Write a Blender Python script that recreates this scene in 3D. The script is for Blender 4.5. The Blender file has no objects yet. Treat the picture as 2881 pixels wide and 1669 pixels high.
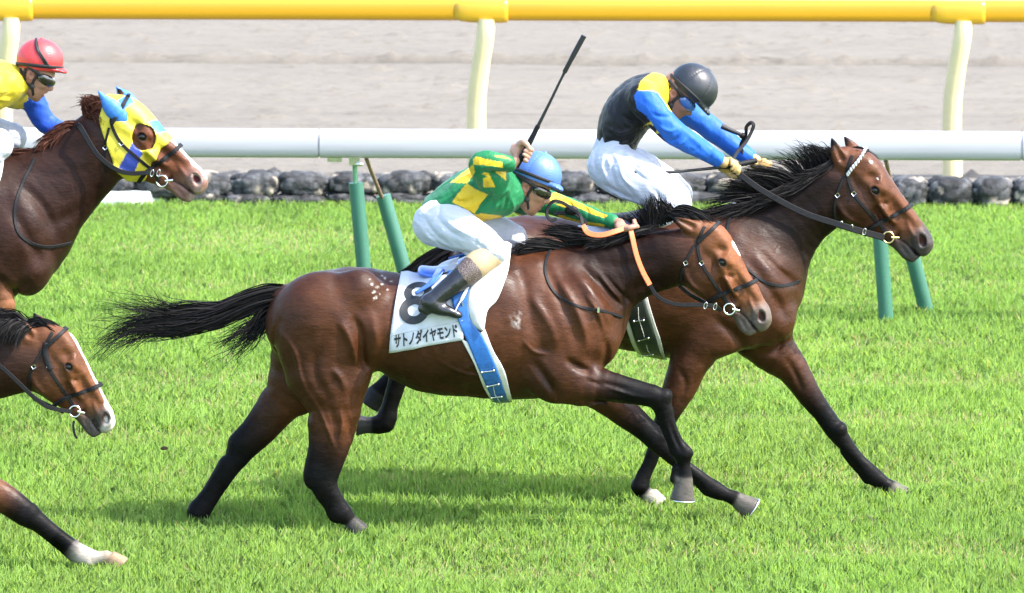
import bpy, math, random
import numpy as np
from mathutils import Vector
from mathutils.bvhtree import BVHTree

# ------------------------------------------------------------------ scene, camera, light
sc = bpy.context.scene
COL = sc.collection
R = math.radians
W, H = 2881.0, 1669.0            # the photograph's own pixel grid, used only to measure
FPX = 18600.0                    # focal length in those pixels (232 mm on a 36 mm sensor)
PITCH = R(8.2)
CAM = np.array([0.0, -30.0, 5.414])
cam_d = bpy.data.cameras.new('camera')
cam = bpy.data.objects.new('camera', cam_d)
COL.objects.link(cam)
cam.location = CAM
cam.rotation_euler = (math.pi / 2 - PITCH, 0, 0)
cam_d.sensor_fit = 'HORIZONTAL'
cam_d.sensor_width = 36.0
cam_d.lens = FPX * 36.0 / W
cam_d.clip_start = 0.5
cam_d.clip_end = 3000.0
cam_d.dof.use_dof = True
cam_d.dof.focus_distance = 30.3
cam_d.dof.aperture_fstop = 7.0
sc.camera = cam

SUN_EL = R(50)
SUN_DIR = Vector((1.0, -0.36, 0)).normalized() * math.cos(SUN_EL) + Vector((0, 0, math.sin(SUN_EL)))
world = bpy.data.worlds.new('World')
sc.world = world
world.use_nodes = True
wn = world.node_tree.nodes
wn.clear()
sky = wn.new('ShaderNodeTexSky')
sky.sky_type = 'NISHITA'
sky.sun_disc = False
sky.sun_elevation = SUN_EL
sky.sun_rotation = math.atan2(SUN_DIR.x, SUN_DIR.y)
sky.air_density = 1.0
sky.dust_density = 2.0
sky.ozone_density = 1.0
bg = wn.new('ShaderNodeBackground')
bg.inputs['Strength'].default_value = 0.15
wo = wn.new('ShaderNodeOutputWorld')
world.node_tree.links.new(sky.outputs[0], bg.inputs[0])
world.node_tree.links.new(bg.outputs[0], wo.inputs[0])
sun_d = bpy.data.lights.new('sun', 'SUN')
sun_d.energy = 2.2
sun_d.angle = R(0.53)
sun_d.color = (1.0, 0.955, 0.88)
sun = bpy.data.objects.new('sun', sun_d)
COL.objects.link(sun)
sun.rotation_euler = SUN_DIR.to_track_quat('Z', 'Y').to_euler()
sun.location = SUN_DIR * 60
sc.view_settings.view_transform = 'Standard'
sc.view_settings.look = 'None'
sc.view_settings.exposure = 2.46
sc.view_settings.gamma = 1.0
sc.view_settings.use_curve_mapping = False
sc.render.engine = 'CYCLES'
sc.cycles.max_bounces = 6
sc.cycles.use_denoising = True

rng = np.random.default_rng(11)
random.seed(5)

# ------------------------------------------------------------------ measuring helpers
CP, SP = math.cos(PITCH), math.sin(PITCH)
def ray(px, py):
    a = (px - W / 2) / FPX
    b = -(py - H / 2) / FPX
    return np.array([a, CP + b * SP, -SP + b * CP])
def P(px, py, Y):                 # the point at depth Y that the photograph shows at this pixel
    d = ray(px, py)
    return CAM + d * ((Y - CAM[1]) / d[1])
def G(px, py, z=0.0):             # the same on a level plane
    d = ray(px, py)
    return CAM + d * ((z - CAM[2]) / d[2])
def S(Y):                         # pixels per metre at depth Y
    return FPX / ((Y + 30.0) * CP + 4.4 * SP)
def to_px(v):
    v = np.asarray(v, dtype=np.float64) - CAM
    depth = v[..., 1] * CP - v[..., 2] * SP
    up = v[..., 1] * SP + v[..., 2] * CP
    return W / 2 + FPX * v[..., 0] / depth, H / 2 - FPX * up / depth
def lin(r, g, b):
    f = lambda c: c / 12.92 if c <= 0.04045 else ((c + 0.055) / 1.055) ** 2.4
    return (f(r / 255), f(g / 255), f(b / 255))
def catmull(pts, sub):
    p = np.asarray(pts, dtype=np.float64)
    if len(p) < 3 or sub < 2:
        if len(p) == 2 and sub > 1:
            t = np.linspace(0, 1, sub + 1)[:, None]
            return p[0] * (1 - t) + p[1] * t
        return p
    e = np.vstack([2 * p[0] - p[1], p, 2 * p[-1] - p[-2]])
    out = []
    for i in range(len(p) - 1):
        p0, p1, p2, p3 = e[i], e[i + 1], e[i + 2], e[i + 3]
        for j in range(sub):
            t = j / sub
            out.append(0.5 * ((2 * p1) + (-p0 + p2) * t + (2 * p0 - 5 * p1 + 4 * p2 - p3) * t * t + (-p0 + 3 * p1 - 3 * p2 + p3) * t ** 3))
    out.append(p[-1])
    return np.array(out)
def inside_poly(x, y, poly):
    poly = np.asarray(poly, dtype=np.float64)
    res = np.zeros(np.shape(x), dtype=bool)
    n = len(poly)
    for i in range(n):
        x0, y0 = poly[i]
        x1, y1 = poly[(i + 1) % n]
        if y0 == y1:
            continue
        c = ((y0 > y) != (y1 > y)) & (x < (x1 - x0) * (y - y0) / (y1 - y0) + x0)
        res ^= c
    return res
def poly_sd(x, y, poly):          # signed distance to a polygon, negative inside
    poly = np.asarray(poly, dtype=np.float64)
    best = np.full(np.shape(x), 1e9)
    n = len(poly)
    for i in range(n):
        a, b = poly[i], poly[(i + 1) % n]
        e = b - a
        t = np.clip(((x - a[0]) * e[0] + (y - a[1]) * e[1]) / max(e @ e, 1e-9), 0, 1)
        best = np.minimum(best, np.hypot(x - a[0] - t * e[0], y - a[1] - t * e[1]))
    return np.where(inside_poly(x, y, poly), -best, best)
_lat = np.random.default_rng(3).random((32, 32, 32)).astype(np.float32)
def vnoise(x, y, z):
    xi, yi, zi = np.floor(x), np.floor(y), np.floor(z)
    fx, fy, fz = x - xi, y - yi, z - zi
    fx, fy, fz = fx * fx * (3 - 2 * fx), fy * fy * (3 - 2 * fy), fz * fz * (3 - 2 * fz)
    xi, yi, zi = xi.astype(np.int32) & 31, yi.astype(np.int32) & 31, zi.astype(np.int32) & 31
    x1, y1, z1 = (xi + 1) & 31, (yi + 1) & 31, (zi + 1) & 31
    L = _lat
    a = L[xi, yi, zi] * (1 - fx) + L[x1, yi, zi] * fx
    b = L[xi, y1, zi] * (1 - fx) + L[x1, y1, zi] * fx
    c = L[xi, yi, z1] * (1 - fx) + L[x1, yi, z1] * fx
    d = L[xi, y1, z1] * (1 - fx) + L[x1, y1, z1] * fx
    return (a * (1 - fy) + b * fy) * (1 - fz) + (c * (1 - fy) + d * fy) * fz

# ------------------------------------------------------------------ object helpers
def tag(o, label=None, cat=None, group=None, kind=None):
    if label: o['label'] = label
    if cat: o['category'] = cat
    if group: o['group'] = group
    if kind: o['kind'] = kind
    return o
def empty(name, loc, label, cat, group=None):
    o = bpy.data.objects.new(name, None)
    COL.objects.link(o)
    o.location = [float(c) for c in loc]
    o.empty_display_size = 0.2
    return tag(o, label, cat, group)
def world_loc(o):
    v = Vector((0, 0, 0))
    while o is not None:
        v = v + o.location
        o = o.parent
    return v
def obj(name, verts, faces, material, parent=None, col=None, smooth=True, attr='Col'):
    """one mesh object; verts in world metres"""
    v = np.asarray(verts, dtype=np.float32).reshape(-1, 3)
    off = np.array(world_loc(parent), dtype=np.float32) if parent is not None else np.zeros(3, np.float32)
    if parent is None:
        off = np.array([v[:, 0].mean(), v[:, 1].mean(), v[:, 2].min()], dtype=np.float32)
    me = bpy.data.meshes.new(name)
    v = v - off
    if isinstance(faces, np.ndarray):
        nf, k = faces.shape
        me.vertices.add(len(v)); me.vertices.foreach_set('co', v.ravel())
        me.loops.add(nf * k); me.loops.foreach_set('vertex_index', faces.astype(np.int32).ravel())
        me.polygons.add(nf); me.polygons.foreach_set('loop_start', np.arange(0, nf * k, k, dtype=np.int32))
        me.update(calc_edges=True)
    else:
        me.from_pydata(v.tolist(), [], [list(map(int, f)) for f in faces])
    me.polygons.foreach_set('use_smooth', np.full(len(me.polygons), smooth))
    if col is not None:
        c = np.ones((len(v), 4), dtype=np.float32)
        c[:, :3] = col
        a = me.color_attributes.new(attr, 'FLOAT_COLOR', 'POINT')
        a.data.foreach_set('color', c.ravel())
    if material: me.materials.append(material)
    o = bpy.data.objects.new(name, me)
    COL.objects.link(o)
    if parent is not None:
        o.parent = parent
    else:
        o.location = [float(c) for c in off]
    return o
def lighten(o, ratio):
    m = o.modifiers.new('fewer_faces', 'DECIMATE'); m.ratio = ratio
    return o
class MB:                          # collects shapes, builds one mesh
    def __init__(s): s.v, s.f, s.n = [], [], 0
    def add(s, v, f):
        v = np.asarray(v, dtype=np.float64).reshape(-1, 3)
        s.v.append(v); s.f += [[i + s.n for i in q] for q in f]; s.n += len(v)
        return s
    def build(s, name, material, parent=None, smooth=True):
        return obj(name, np.vstack(s.v), s.f, material, parent, smooth=smooth)
    def mirror(s, Y):               # the same shapes on the other side of the plane y = Y
        v = np.vstack(s.v); m = v.copy(); m[:, 1] = 2 * Y - m[:, 1]
        s.f += [[i + s.n for i in q][::-1] for q in list(s.f)]
        s.v = [v, m]; s.n = 2 * len(v)
        return s
def frames(pts):
    p = np.asarray(pts, dtype=np.float64)
    t = np.gradient(p, axis=0)
    t /= np.linalg.norm(t, axis=1)[:, None] + 1e-12
    n = np.zeros_like(t)
    a = np.array([0, 0, 1.0]) if abs(t[0, 2]) < 0.9 else np.array([1.0, 0, 0])
    n[0] = np.cross(np.cross(t[0], a), t[0])
    n[0] /= np.linalg.norm(n[0])
    for i in range(1, len(p)):
        v = n[i - 1] - t[i] * (n[i - 1] @ t[i])
        n[i] = v / (np.linalg.norm(v) + 1e-12)
    return p, t, n, np.cross(t, n)
def tube(pts, rad, seg=8, caps=True, flat=1.0):
    p, t, n, b = frames(pts)
    r = np.broadcast_to(np.asarray(rad, dtype=np.float64), (len(p),))
    an = np.linspace(0, 2 * np.pi, seg, endpoint=False)
    v = (p[:, None] + r[:, None, None] * (np.cos(an)[None, :, None] * n[:, None] + flat * np.sin(an)[None, :, None] * b[:, None])).reshape(-1, 3)
    f = []
    for i in range(len(p) - 1):
        for j in range(seg):
            k = (j + 1) % seg
            f.append([i * seg + j, i * seg + k, (i + 1) * seg + k, (i + 1) * seg + j])
    if caps:
        n = len(v)
        v = np.vstack([v, v[:seg], v[-seg:]])
        f.append([n + j for j in range(seg)][::-1]); f.append([n + seg + j for j in range(seg)])
    return v, f
def ribbon(pts, nrm, width, thick):
    p = np.asarray(pts, dtype=np.float64)
    n = np.asarray(nrm, dtype=np.float64)
    if n.ndim == 1: n = np.broadcast_to(n, p.shape)
    t = np.gradient(p, axis=0); t /= np.linalg.norm(t, axis=1)[:, None] + 1e-12
    n = n - t * (n * t).sum(1)[:, None]; n /= np.linalg.norm(n, axis=1)[:, None] + 1e-12
    b = np.cross(t, n)
    w = np.broadcast_to(np.asarray(width, dtype=np.float64), (len(p),))[:, None] / 2
    h = thick / 2
    v = np.stack([p + b * w * .8 + n * h, p + b * w, p + b * w * .8 - n * h, p - b * w * .8 - n * h, p - b * w, p - b * w * .8 + n * h], 1).reshape(-1, 3)
    f = []
    for i in range(len(p) - 1):
        for j in range(6):
            k = (j + 1) % 6
            f.append([i * 6 + j, (i + 1) * 6 + j, (i + 1) * 6 + k, i * 6 + k])
    m = (len(p) - 1) * 6
    f.append([0, 1, 2, 3, 4, 5]); f.append([m + 5, m + 4, m + 3, m + 2, m + 1, m])
    return v, f
def box(c, half, rz=0.0):
    h = np.asarray(half)
    v = np.array([[x, y, z] for x in (-1, 1) for y in (-1, 1) for z in (-1, 1)]) * h
    if rz:
        q = np.array([[math.cos(rz), -math.sin(rz), 0], [math.sin(rz), math.cos(rz), 0], [0, 0, 1]])
        v = v @ q.T
    return v + np.asarray(c), [[0, 1, 3, 2], [4, 6, 7, 5], [0, 4, 5, 1], [2, 3, 7, 6], [0, 2, 6, 4], [1, 5, 7, 3]]
def ellipsoid(c, r, ax=None, n=16, m=10):
    u = np.linspace(0, 2 * np.pi, n, endpoint=False)
    w = np.linspace(-np.pi / 2, np.pi / 2, m + 1)[1:-1]
    pts = [[0, 0, -1]] + [[math.cos(a) * math.cos(b), math.sin(a) * math.cos(b), math.sin(b)] for b in w for a in u] + [[0, 0, 1]]
    v = np.array(pts) * np.asarray(r)
    if ax is not None: v = v @ np.asarray(ax)
    f = [[0, 1 + (j + 1) % n, 1 + j] for j in range(n)]
    for i in range(m - 2):
        for j in range(n):
            k = (j + 1) % n
            f.append([1 + i * n + j, 1 + i * n + k, 1 + (i + 1) * n + k, 1 + (i + 1) * n + j])
    l = 1 + (m - 2) * n
    f += [[l + j, l + (j + 1) % n, l + n] for j in range(n)]
    return v + np.asarray(c), f
def ring(c, R0, r0, ax_u, ax_v, n=20, seg=6):
    a = np.linspace(0, 2 * np.pi, n, endpoint=False)
    c, ax_u, ax_v = map(np.asarray, (c, ax_u, ax_v))
    w = np.cross(ax_u, ax_v)
    v, f = [], []
    for t in a:
        d = math.cos(t) * ax_u + math.sin(t) * ax_v
        for s in range(seg):
            q = 2 * math.pi * s / seg
            v.append(c + d * (R0 + r0 * math.cos(q)) + w * r0 * math.sin(q))
    for i in range(n):
        for s in range(seg):
            f.append([i * seg + s, ((i + 1) % n) * seg + s, ((i + 1) % n) * seg + (s + 1) % seg, i * seg + (s + 1) % seg])
    return v, f

# ------------------------------------------------------------------ implicit surfaces for bodies and clothes
class Field:
    """a smooth union of tapered elliptical limbs, meshed with surface nets"""
    def __init__(s, Y0, vox):
        s.Y0, s.vox, s.ops, s.relief, s.post = Y0, vox, [], [], []
    def pt(s, q):
        px, py, dy = q[0], q[1], q[2]
        Y = s.Y0 + dy / S(s.Y0)
        return P(px, py, Y)
    def chain(s, pts, k=20, sub=3, op='add', col=None, grow=0.0, scale=1.0, paint=True):
        """pts: (px, py, dy, r, ry[, colour]); px units"""
        sc_ = S(s.Y0)
        rows = []
        for q in pts:
            c = q[5] if len(q) > 5 else (col if col is not None else (0.1, 0.1, 0.1))
            rows.append(list(s.pt(q)) + [(q[3] * scale + grow) / sc_, (q[4] * scale + grow) / sc_] + list(c))
        a = catmull(rows, sub)
        a[:, 3:5] = np.maximum(a[:, 3:5], 0.5 / sc_)
        s.ops.append((op, a, k / sc_, paint))
        return s
    def ball(s, q, k=20, op='add', col=None, paint=True):
        """one ellipsoid (px, py, dy, rx, ry_lateral, rz, angle)"""
        sc_ = S(s.Y0)
        c = s.pt(q)
        s.ops.append((op + '_ball', (c, q[3] / sc_, q[4] / sc_, q[5] / sc_, R(q[6]) if len(q) > 6 else 0.0, col if col is not None else (0.1,) * 3), k / sc_, paint))
        return s
    def hoof(s, a, b, ra, rb, ryf=0.9, k=6, col=(0.2, 0.18, 0.16)):
        sc_ = S(s.Y0)
        s.ops.append(('hoof', (s.pt(a), s.pt(b), ra / sc_, rb / sc_, ryf, col), k / sc_, True))
        return s
    @staticmethod
    def seg_d(X, Y, Z, A, B):
        ba = B[:3] - A[:3]
        L2 = max(float(ba @ ba), 1e-10)
        t = ((X - A[0]) * ba[0] + (Y - A[1]) * ba[1] + (Z - A[2]) * ba[2]) / L2
        t = np.clip(t, 0, 1)
        r = A[3] + t * (B[3] - A[3])
        q = r / (A[4] + t * (B[4] - A[4]))
        d = np.sqrt((X - A[0] - t * ba[0]) ** 2 + ((Y - A[1] - t * ba[1]) * q) ** 2 + (Z - A[2] - t * ba[2]) ** 2) - r
        return np.where(d > 0, d / np.maximum(q, 1), d), t
    @staticmethod
    def ball_d(X, Y, Z, b):
        c, rx, ry, rz, an, _ = b
        ca, sa = math.cos(an), math.sin(an)
        x, y, z = X - c[0], Y - c[1], Z - c[2]
        u, w = x * ca - z * sa, x * sa + z * ca       # angle turns clockwise in the picture
        k0 = np.sqrt((u / rx) ** 2 + (y / ry) ** 2 + (w / rz) ** 2)
        k1 = np.sqrt((u / rx ** 2) ** 2 + (y / ry ** 2) ** 2 + (w / rz ** 2) ** 2) + 1e-9
        return k0 * (k0 - 1) / k1
    @staticmethod
    def hoof_d(X, Y, Z, h):
        a, b, ra, rb, ryf, _ = h
        ax = b - a; L = np.linalg.norm(ax); ax = ax / L
        t = (X - a[0]) * ax[0] + (Y - a[1]) * ax[1] + (Z - a[2]) * ax[2]
        tt = np.clip(t / L, 0, 1)
        dx, dy, dz = X - a[0] - t * ax[0], (Y - a[1] - t * ax[1]) / ryf, Z - a[2] - t * ax[2]
        r = ra + tt * (rb - ra)
        return np.maximum(np.maximum(np.sqrt(dx * dx + dy * dy + dz * dz) - r, t - L), -t)
    def bounds(s):
        lo, hi = np.full(3, 1e9), np.full(3, -1e9)
        for op, a, k, _ in s.ops:
            if op in ('sub', 'sub_ball', 'cut'): continue
            if op == 'add':
                m = np.max(a[:, 3:5], axis=1)[:, None]
                lo = np.minimum(lo, (a[:, :3] - m).min(0)); hi = np.maximum(hi, (a[:, :3] + m).max(0))
            elif op == 'add_ball':
                m = max(a[1:4]); lo = np.minimum(lo, a[0] - m); hi = np.maximum(hi, a[0] + m)
            elif op == 'hoof':
                m = max(a[2], a[3])
                lo = np.minimum(lo, np.minimum(a[0], a[1]) - m); hi = np.maximum(hi, np.maximum(a[0], a[1]) + m)
        return lo - 4 * s.vox, hi + 4 * s.vox
    def mesh(s):
        lo, hi = s.bounds()
        vox = s.vox
        n = np.ceil((hi - lo) / vox).astype(int) + 1
        ax = [(lo[i] + np.arange(n[i]) * vox).astype(np.float32) for i in range(3)]
        V = np.full(n, 1.0, dtype=np.float32)
        def sl(bl, bh):
            i0 = np.clip(np.floor((bl - lo) / vox).astype(int), 0, n - 1)
            i1 = np.clip(np.ceil((bh - lo) / vox).astype(int) + 1, 1, n)
            return tuple(slice(a, b) for a, b in zip(i0, i1))
        def grid(q):
            return ax[0][q[0]][:, None, None], ax[1][q[1]][None, :, None], ax[2][q[2]][None, None, :]
        def merge(q, d, k, sub):
            a = V[q]
            if sub:
                d = -d
                h = np.maximum(k - np.abs(a - d), 0) / max(k, 1e-6)
                V[q] = np.maximum(a, d) + h * h * k * .25
            else:
                h = np.maximum(k - np.abs(a - d), 0) / max(k, 1e-6)
                V[q] = np.minimum(a, d) - h * h * k * .25
        for op, a, k, _ in s.ops:
            m = k + 3 * vox
            if op in ('add', 'sub'):
                rr = np.max(a[:, 3:5], axis=1)
                bl = a[:, :3].min(0) - rr.max() - m
                bh = a[:, :3].max(0) + rr.max() + m
                q = sl(bl, bh)
                base = np.array([x.start for x in q])
                T = np.full([x.stop - x.start for x in q], 1.0, dtype=np.float32)
                for i in range(len(a) - 1):
                    A, B = a[i], a[i + 1]
                    r2 = max(rr[i], rr[i + 1])
                    qs = sl(np.minimum(A[:3], B[:3]) - r2 - m, np.maximum(A[:3], B[:3]) + r2 + m)
                    X, Y, Z = grid(qs)
                    d, _t = Field.seg_d(X, Y, Z, A.astype(np.float32), B.astype(np.float32))
                    ql = tuple(slice(x.start - b, x.stop - b) for x, b in zip(qs, base))
                    T[ql] = np.minimum(T[ql], d)
                merge(q, T, k, op == 'sub')
            elif op in ('add_ball', 'sub_ball'):
                rm = max(a[1:4])
                q = sl(a[0] - rm - m, a[0] + rm + m)
                merge(q, Field.ball_d(*grid(q), a).astype(np.float32), k, op == 'sub_ball')
            elif op == 'hoof':
                rm = max(a[2], a[3]) * 1.1
                q = sl(np.minimum(a[0], a[1]) - rm - m, np.maximum(a[0], a[1]) + rm + m)
                merge(q, Field.hoof_d(*grid(q), a).astype(np.float32), k, False)
            elif op == 'cut':                          # keep only where fn(X,Y,Z) < 0
                X, Y, Z = grid((slice(0, n[0]), slice(0, n[1]), slice(0, n[2])))
                d = np.broadcast_to(a(X, Y, Z), V.shape).astype(np.float32)
                V[...] = np.maximum(V, d)
        for line, wd, amp, side in s.relief:           # muscle grooves (amp > 0) and ridges (amp < 0)
            sc_ = S(s.Y0)
            pts = np.array([P(x, y, s.Y0) for x, y in line])[:, [0, 2]]
            pts = catmull(pts, 4)
            w_, am = wd / sc_, amp / sc_
            bl = np.array([pts[:, 0].min() - 2.5 * w_, lo[1] if side <= 0 else s.Y0, pts[:, 1].min() - 2.5 * w_])
            bh = np.array([pts[:, 0].max() + 2.5 * w_, hi[1] if side >= 0 else s.Y0, pts[:, 1].max() + 2.5 * w_])
            q = sl(bl, bh)
            X, Z = ax[0][q[0]][:, None], ax[2][q[2]][None, :]
            D = np.full((X.shape[0], Z.shape[1]), 1e3, dtype=np.float32)
            for i in range(len(pts) - 1):
                a_, e = pts[i], pts[i + 1] - pts[i]
                t = np.clip(((X - a_[0]) * e[0] + (Z - a_[1]) * e[1]) / max(e @ e, 1e-9), 0, 1)
                dn = np.hypot(X - a_[0] - t * e[0], Z - a_[1] - t * e[1])
                T_ = np.where(dn < D, (i + t) / (len(pts) - 1), T_) if i else (i + t) / (len(pts) - 1)
                D = np.minimum(D, dn)
            V[q] += (am * np.exp(-(D / w_) ** 2) * np.sin(np.pi * np.clip(T_, .02, .98)) ** .8).astype(np.float32)[:, None, :]
        for fn in s.post:
            X, Y, Z = grid((slice(0, n[0]), slice(0, n[1]), slice(0, n[2])))
            band = np.abs(V) < 0.03
            ii = np.nonzero(band)
            V[ii] += fn(ax[0][ii[0]], ax[1][ii[1]], ax[2][ii[2]]).astype(np.float32)
        v, f = surface_nets(V, lo, vox)
        return v, f
    def paint(s, v, tau=9.0):
        sc_ = S(s.Y0); tau = tau / sc_
        X, Y, Z = (v[:, i].astype(np.float32) for i in range(3))
        num, den = np.zeros((len(v), 3), np.float32), np.full(len(v), 1e-9, np.float32)
        for op, a, k, pt in s.ops:
            if not pt or op.startswith('sub') or op == 'cut': continue
            if op == 'add':
                best = np.full(len(v), 1.0, np.float32); c = np.zeros((len(v), 3), np.float32)
                for i in range(len(a) - 1):
                    r2 = max(a[i, 3:5].max(), a[i + 1, 3:5].max()) + 5 * tau
                    l_, h_ = np.minimum(a[i, :3], a[i + 1, :3]) - r2, np.maximum(a[i, :3], a[i + 1, :3]) + r2
                    m = np.nonzero((X > l_[0]) & (X < h_[0]) & (Y > l_[1]) & (Y < h_[1]) & (Z > l_[2]) & (Z < h_[2]))[0]
                    if not len(m): continue
                    d, t = Field.seg_d(X[m], Y[m], Z[m], a[i], a[i + 1])
                    b = d < best[m]
                    mi = m[b]
                    best[mi] = d[b]
                    c[mi] = a[i, 5:8] + t[b][:, None] * (a[i + 1, 5:8] - a[i, 5:8])
                d = best
            elif op == 'add_ball':
                d = Field.ball_d(X, Y, Z, a); c = np.array(a[5], np.float32)
            else:
                d = Field.hoof_d(X, Y, Z, a); c = np.array(a[5], np.float32)
            w = (np.exp(-np.clip(d, -0.5 * tau, 12 * tau) / tau) if op != 'hoof' else 9 * np.exp(-np.clip(d, 0, 12 * tau) / tau * 4.5)).astype(np.float32)
            num += w[:, None] * c; den += w
        return num / den[:, None]
def surface_nets(V, lo, vox):
    n = V.shape
    ins = V < 0
    i8 = ins.astype(np.int8)
    c = i8[:-1] + i8[1:]
    c = c[:, :-1] + c[:, 1:]
    c = c[:, :, :-1] + c[:, :, 1:]
    cells = np.nonzero((c > 0) & (c < 8))
    cx, cy, cz = cells
    num = len(cx)
    idx = np.full(c.shape, -1, dtype=np.int32)
    idx[cells] = np.arange(num)
    off = [(i, j, k) for i in (0, 1) for j in (0, 1) for k in (0, 1)]
    val = {o: V[cx + o[0], cy + o[1], cz + o[2]] for o in off}
    acc = np.zeros((num, 3), np.float32); cnt = np.zeros(num, np.float32)
    for o in off:
        for a in range(3):
            if o[a]: continue
            p = list(o); p[a] = 1; p = tuple(p)
            va, vb = val[o], val[p]
            m = (va < 0) != (vb < 0)
            t = np.where(m, va / np.where(m, va - vb, 1), 0)
            for b in range(3):
                acc[:, b] += np.where(m, t if b == a else o[b], 0)
            cnt += m
    v = (np.stack([cx, cy, cz], 1) + acc / cnt[:, None]) * vox + lo
    F = []
    for a in range(3):
        sl0 = [slice(None)] * 3; sl1 = [slice(None)] * 3
        sl0[a] = slice(0, -1); sl1[a] = slice(1, None)
        A, B = ins[tuple(sl0)], ins[tuple(sl1)]
        e = np.nonzero(A != B)
        e = np.array(e)
        u, w = (a + 1) % 3, (a + 2) % 3
        ok = (e[u] > 0) & (e[w] > 0) & (e[u] < n[u] - 1) & (e[w] < n[w] - 1)
        e = e[:, ok]
        flip = A[tuple(e)]
        def g(du, dw):
            q = e.copy(); q[u] -= du; q[w] -= dw
            return idx[q[0], q[1], q[2]]
        q = np.stack([g(0, 0), g(1, 0), g(1, 1), g(0, 1)], 1)
        q[~flip] = q[~flip][:, ::-1]
        F.append(q)
    F = np.vstack(F)
    return v.astype(np.float64), F
def bvh_of(v, f):
    return BVHTree.FromPolygons(v.tolist(), f.tolist())
def cast(bvh, px, py, off=0.004, Yn=0.0):
    """the nearest surface that this line of sight meets; off metres proud of it. Past the outline: the closest point."""
    d = Vector(ray(px, py)).normalized()
    hit, nrm, _, _ = bvh.ray_cast(Vector(CAM), d)
    if hit is None:
        hit, nrm, _, _ = bvh.find_nearest(Vector(P(px, py, Yn)))
    if nrm.dot(d) > 0.35: nrm = -nrm
    return np.array(hit + nrm * off), np.array(nrm)
# ------------------------------------------------------------------ materials
def nmat(name):
    m = bpy.data.materials.new(name)
    m.use_nodes = True
    nt = m.node_tree
    b = nt.nodes['Principled BSDF']
    return m, nt, b
def N(nt, t, **kw):
    n = nt.nodes.new(t)
    for k, v in kw.items():
        if k.startswith('i_'):
            n.inputs[k[2:].replace('_', ' ')].default_value = v
        else:
            setattr(n, k, v)
    return n
def noise(nt, scale, detail=4, rough=0.55, stretch=None, coord='Object'):
    tc = N(nt, 'ShaderNodeTexCoord')
    mp = N(nt, 'ShaderNodeMapping')
    if stretch: mp.inputs['Scale'].default_value = stretch
    nt.links.new(tc.outputs[coord], mp.inputs[0])
    no = N(nt, 'ShaderNodeTexNoise', i_Scale=scale, i_Detail=detail, i_Roughness=rough)
    nt.links.new(mp.outputs[0], no.inputs['Vector'])
    return no
def bump(nt, b, src, strength, dist):
    bp = N(nt, 'ShaderNodeBump', i_Strength=strength, i_Distance=dist)
    nt.links.new(src.outputs[0], bp.inputs['Height'])
    nt.links.new(bp.outputs[0], b.inputs['Normal'])
    return bp
def vary(nt, b, colour, src, lo, hi):
    """base colour = colour (rgb or an attribute) times a range of brightness from src"""
    mr = N(nt, 'ShaderNodeMapRange')
    mr.inputs['To Min'].default_value = lo; mr.inputs['To Max'].default_value = hi
    mr.inputs['From Min'].default_value = 0.3; mr.inputs['From Max'].default_value = 0.7
    nt.links.new(src.outputs[0], mr.inputs[0])
    mx = N(nt, 'ShaderNodeVectorMath', operation='SCALE')
    if isinstance(colour, str):
        at = N(nt, 'ShaderNodeAttribute', attribute_name=colour)
        nt.links.new(at.outputs['Color'], mx.inputs[0])
    else:
        mx.inputs[0].default_value = colour
    nt.links.new(mr.outputs[0], mx.inputs['Scale'])
    nt.links.new(mx.outputs[0], b.inputs['Base Color'])
def plain(name, colour, rough=0.5, metal=0.0, spec=0.5, nscale=30, amt=0.12, bstr=0.0, bdist=0.002, stretch=None, sheen=0.0, coat=0.0):
    m, nt, b = nmat(name)
    no = noise(nt, nscale, stretch=stretch)
    vary(nt, b, colour, no, 1 - amt, 1 + amt)
    b.inputs['Roughness'].default_value = rough
    b.inputs['Metallic'].default_value = metal
    b.inputs['Specular IOR Level'].default_value = spec
    b.inputs['Sheen Weight'].default_value = sheen
    b.inputs['Coat Weight'].default_value = coat
    if bstr: bump(nt, b, no, bstr, bdist)
    return m
def coat_mat(name, rough=0.45, spec=0.17):
    """short, sweaty hair: fine streaks along the body, patchy gloss"""
    m, nt, b = nmat(name)
    n1 = noise(nt, 9, 5, 0.6)
    n2 = noise(nt, 85, 4, 0.65, stretch=(0.3, 1, 0.8))
    mixn = N(nt, 'ShaderNodeMath', operation='MULTIPLY_ADD')
    mixn.inputs[1].default_value = 0.4
    nt.links.new(n2.outputs[0], mixn.inputs[0])
    sc2 = N(nt, 'ShaderNodeMath', operation='MULTIPLY'); sc2.inputs[1].default_value = 0.6
    nt.links.new(n1.outputs[0], sc2.inputs[0]); nt.links.new(sc2.outputs[0], mixn.inputs[2])
    vary(nt, b, 'Col', mixn, 0.55, 1.5)
    mr = N(nt, 'ShaderNodeMapRange')
    mr.inputs['From Min'].default_value = 0.35; mr.inputs['From Max'].default_value = 0.65
    mr.inputs['To Min'].default_value = rough - 0.11; mr.inputs['To Max'].default_value = rough + 0.15
    nt.links.new(n1.outputs[0], mr.inputs[0]); nt.links.new(mr.outputs[0], b.inputs['Roughness'])
    at = N(nt, 'ShaderNodeAttribute', attribute_name='Col')      # black points are duller than the bay hair
    sx = N(nt, 'ShaderNodeSeparateColor'); nt.links.new(at.outputs['Color'], sx.inputs[0])
    ms = N(nt, 'ShaderNodeMapRange')
    for k_, v_ in (('From Min', .004), ('From Max', .024), ('To Min', .07), ('To Max', spec)): ms.inputs[k_].default_value = v_
    nt.links.new(sx.outputs[0], ms.inputs[0]); nt.links.new(ms.outputs[0], b.inputs['Specular IOR Level'])
    bump(nt, b, n2, 0.6, 0.004)
    return m
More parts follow.
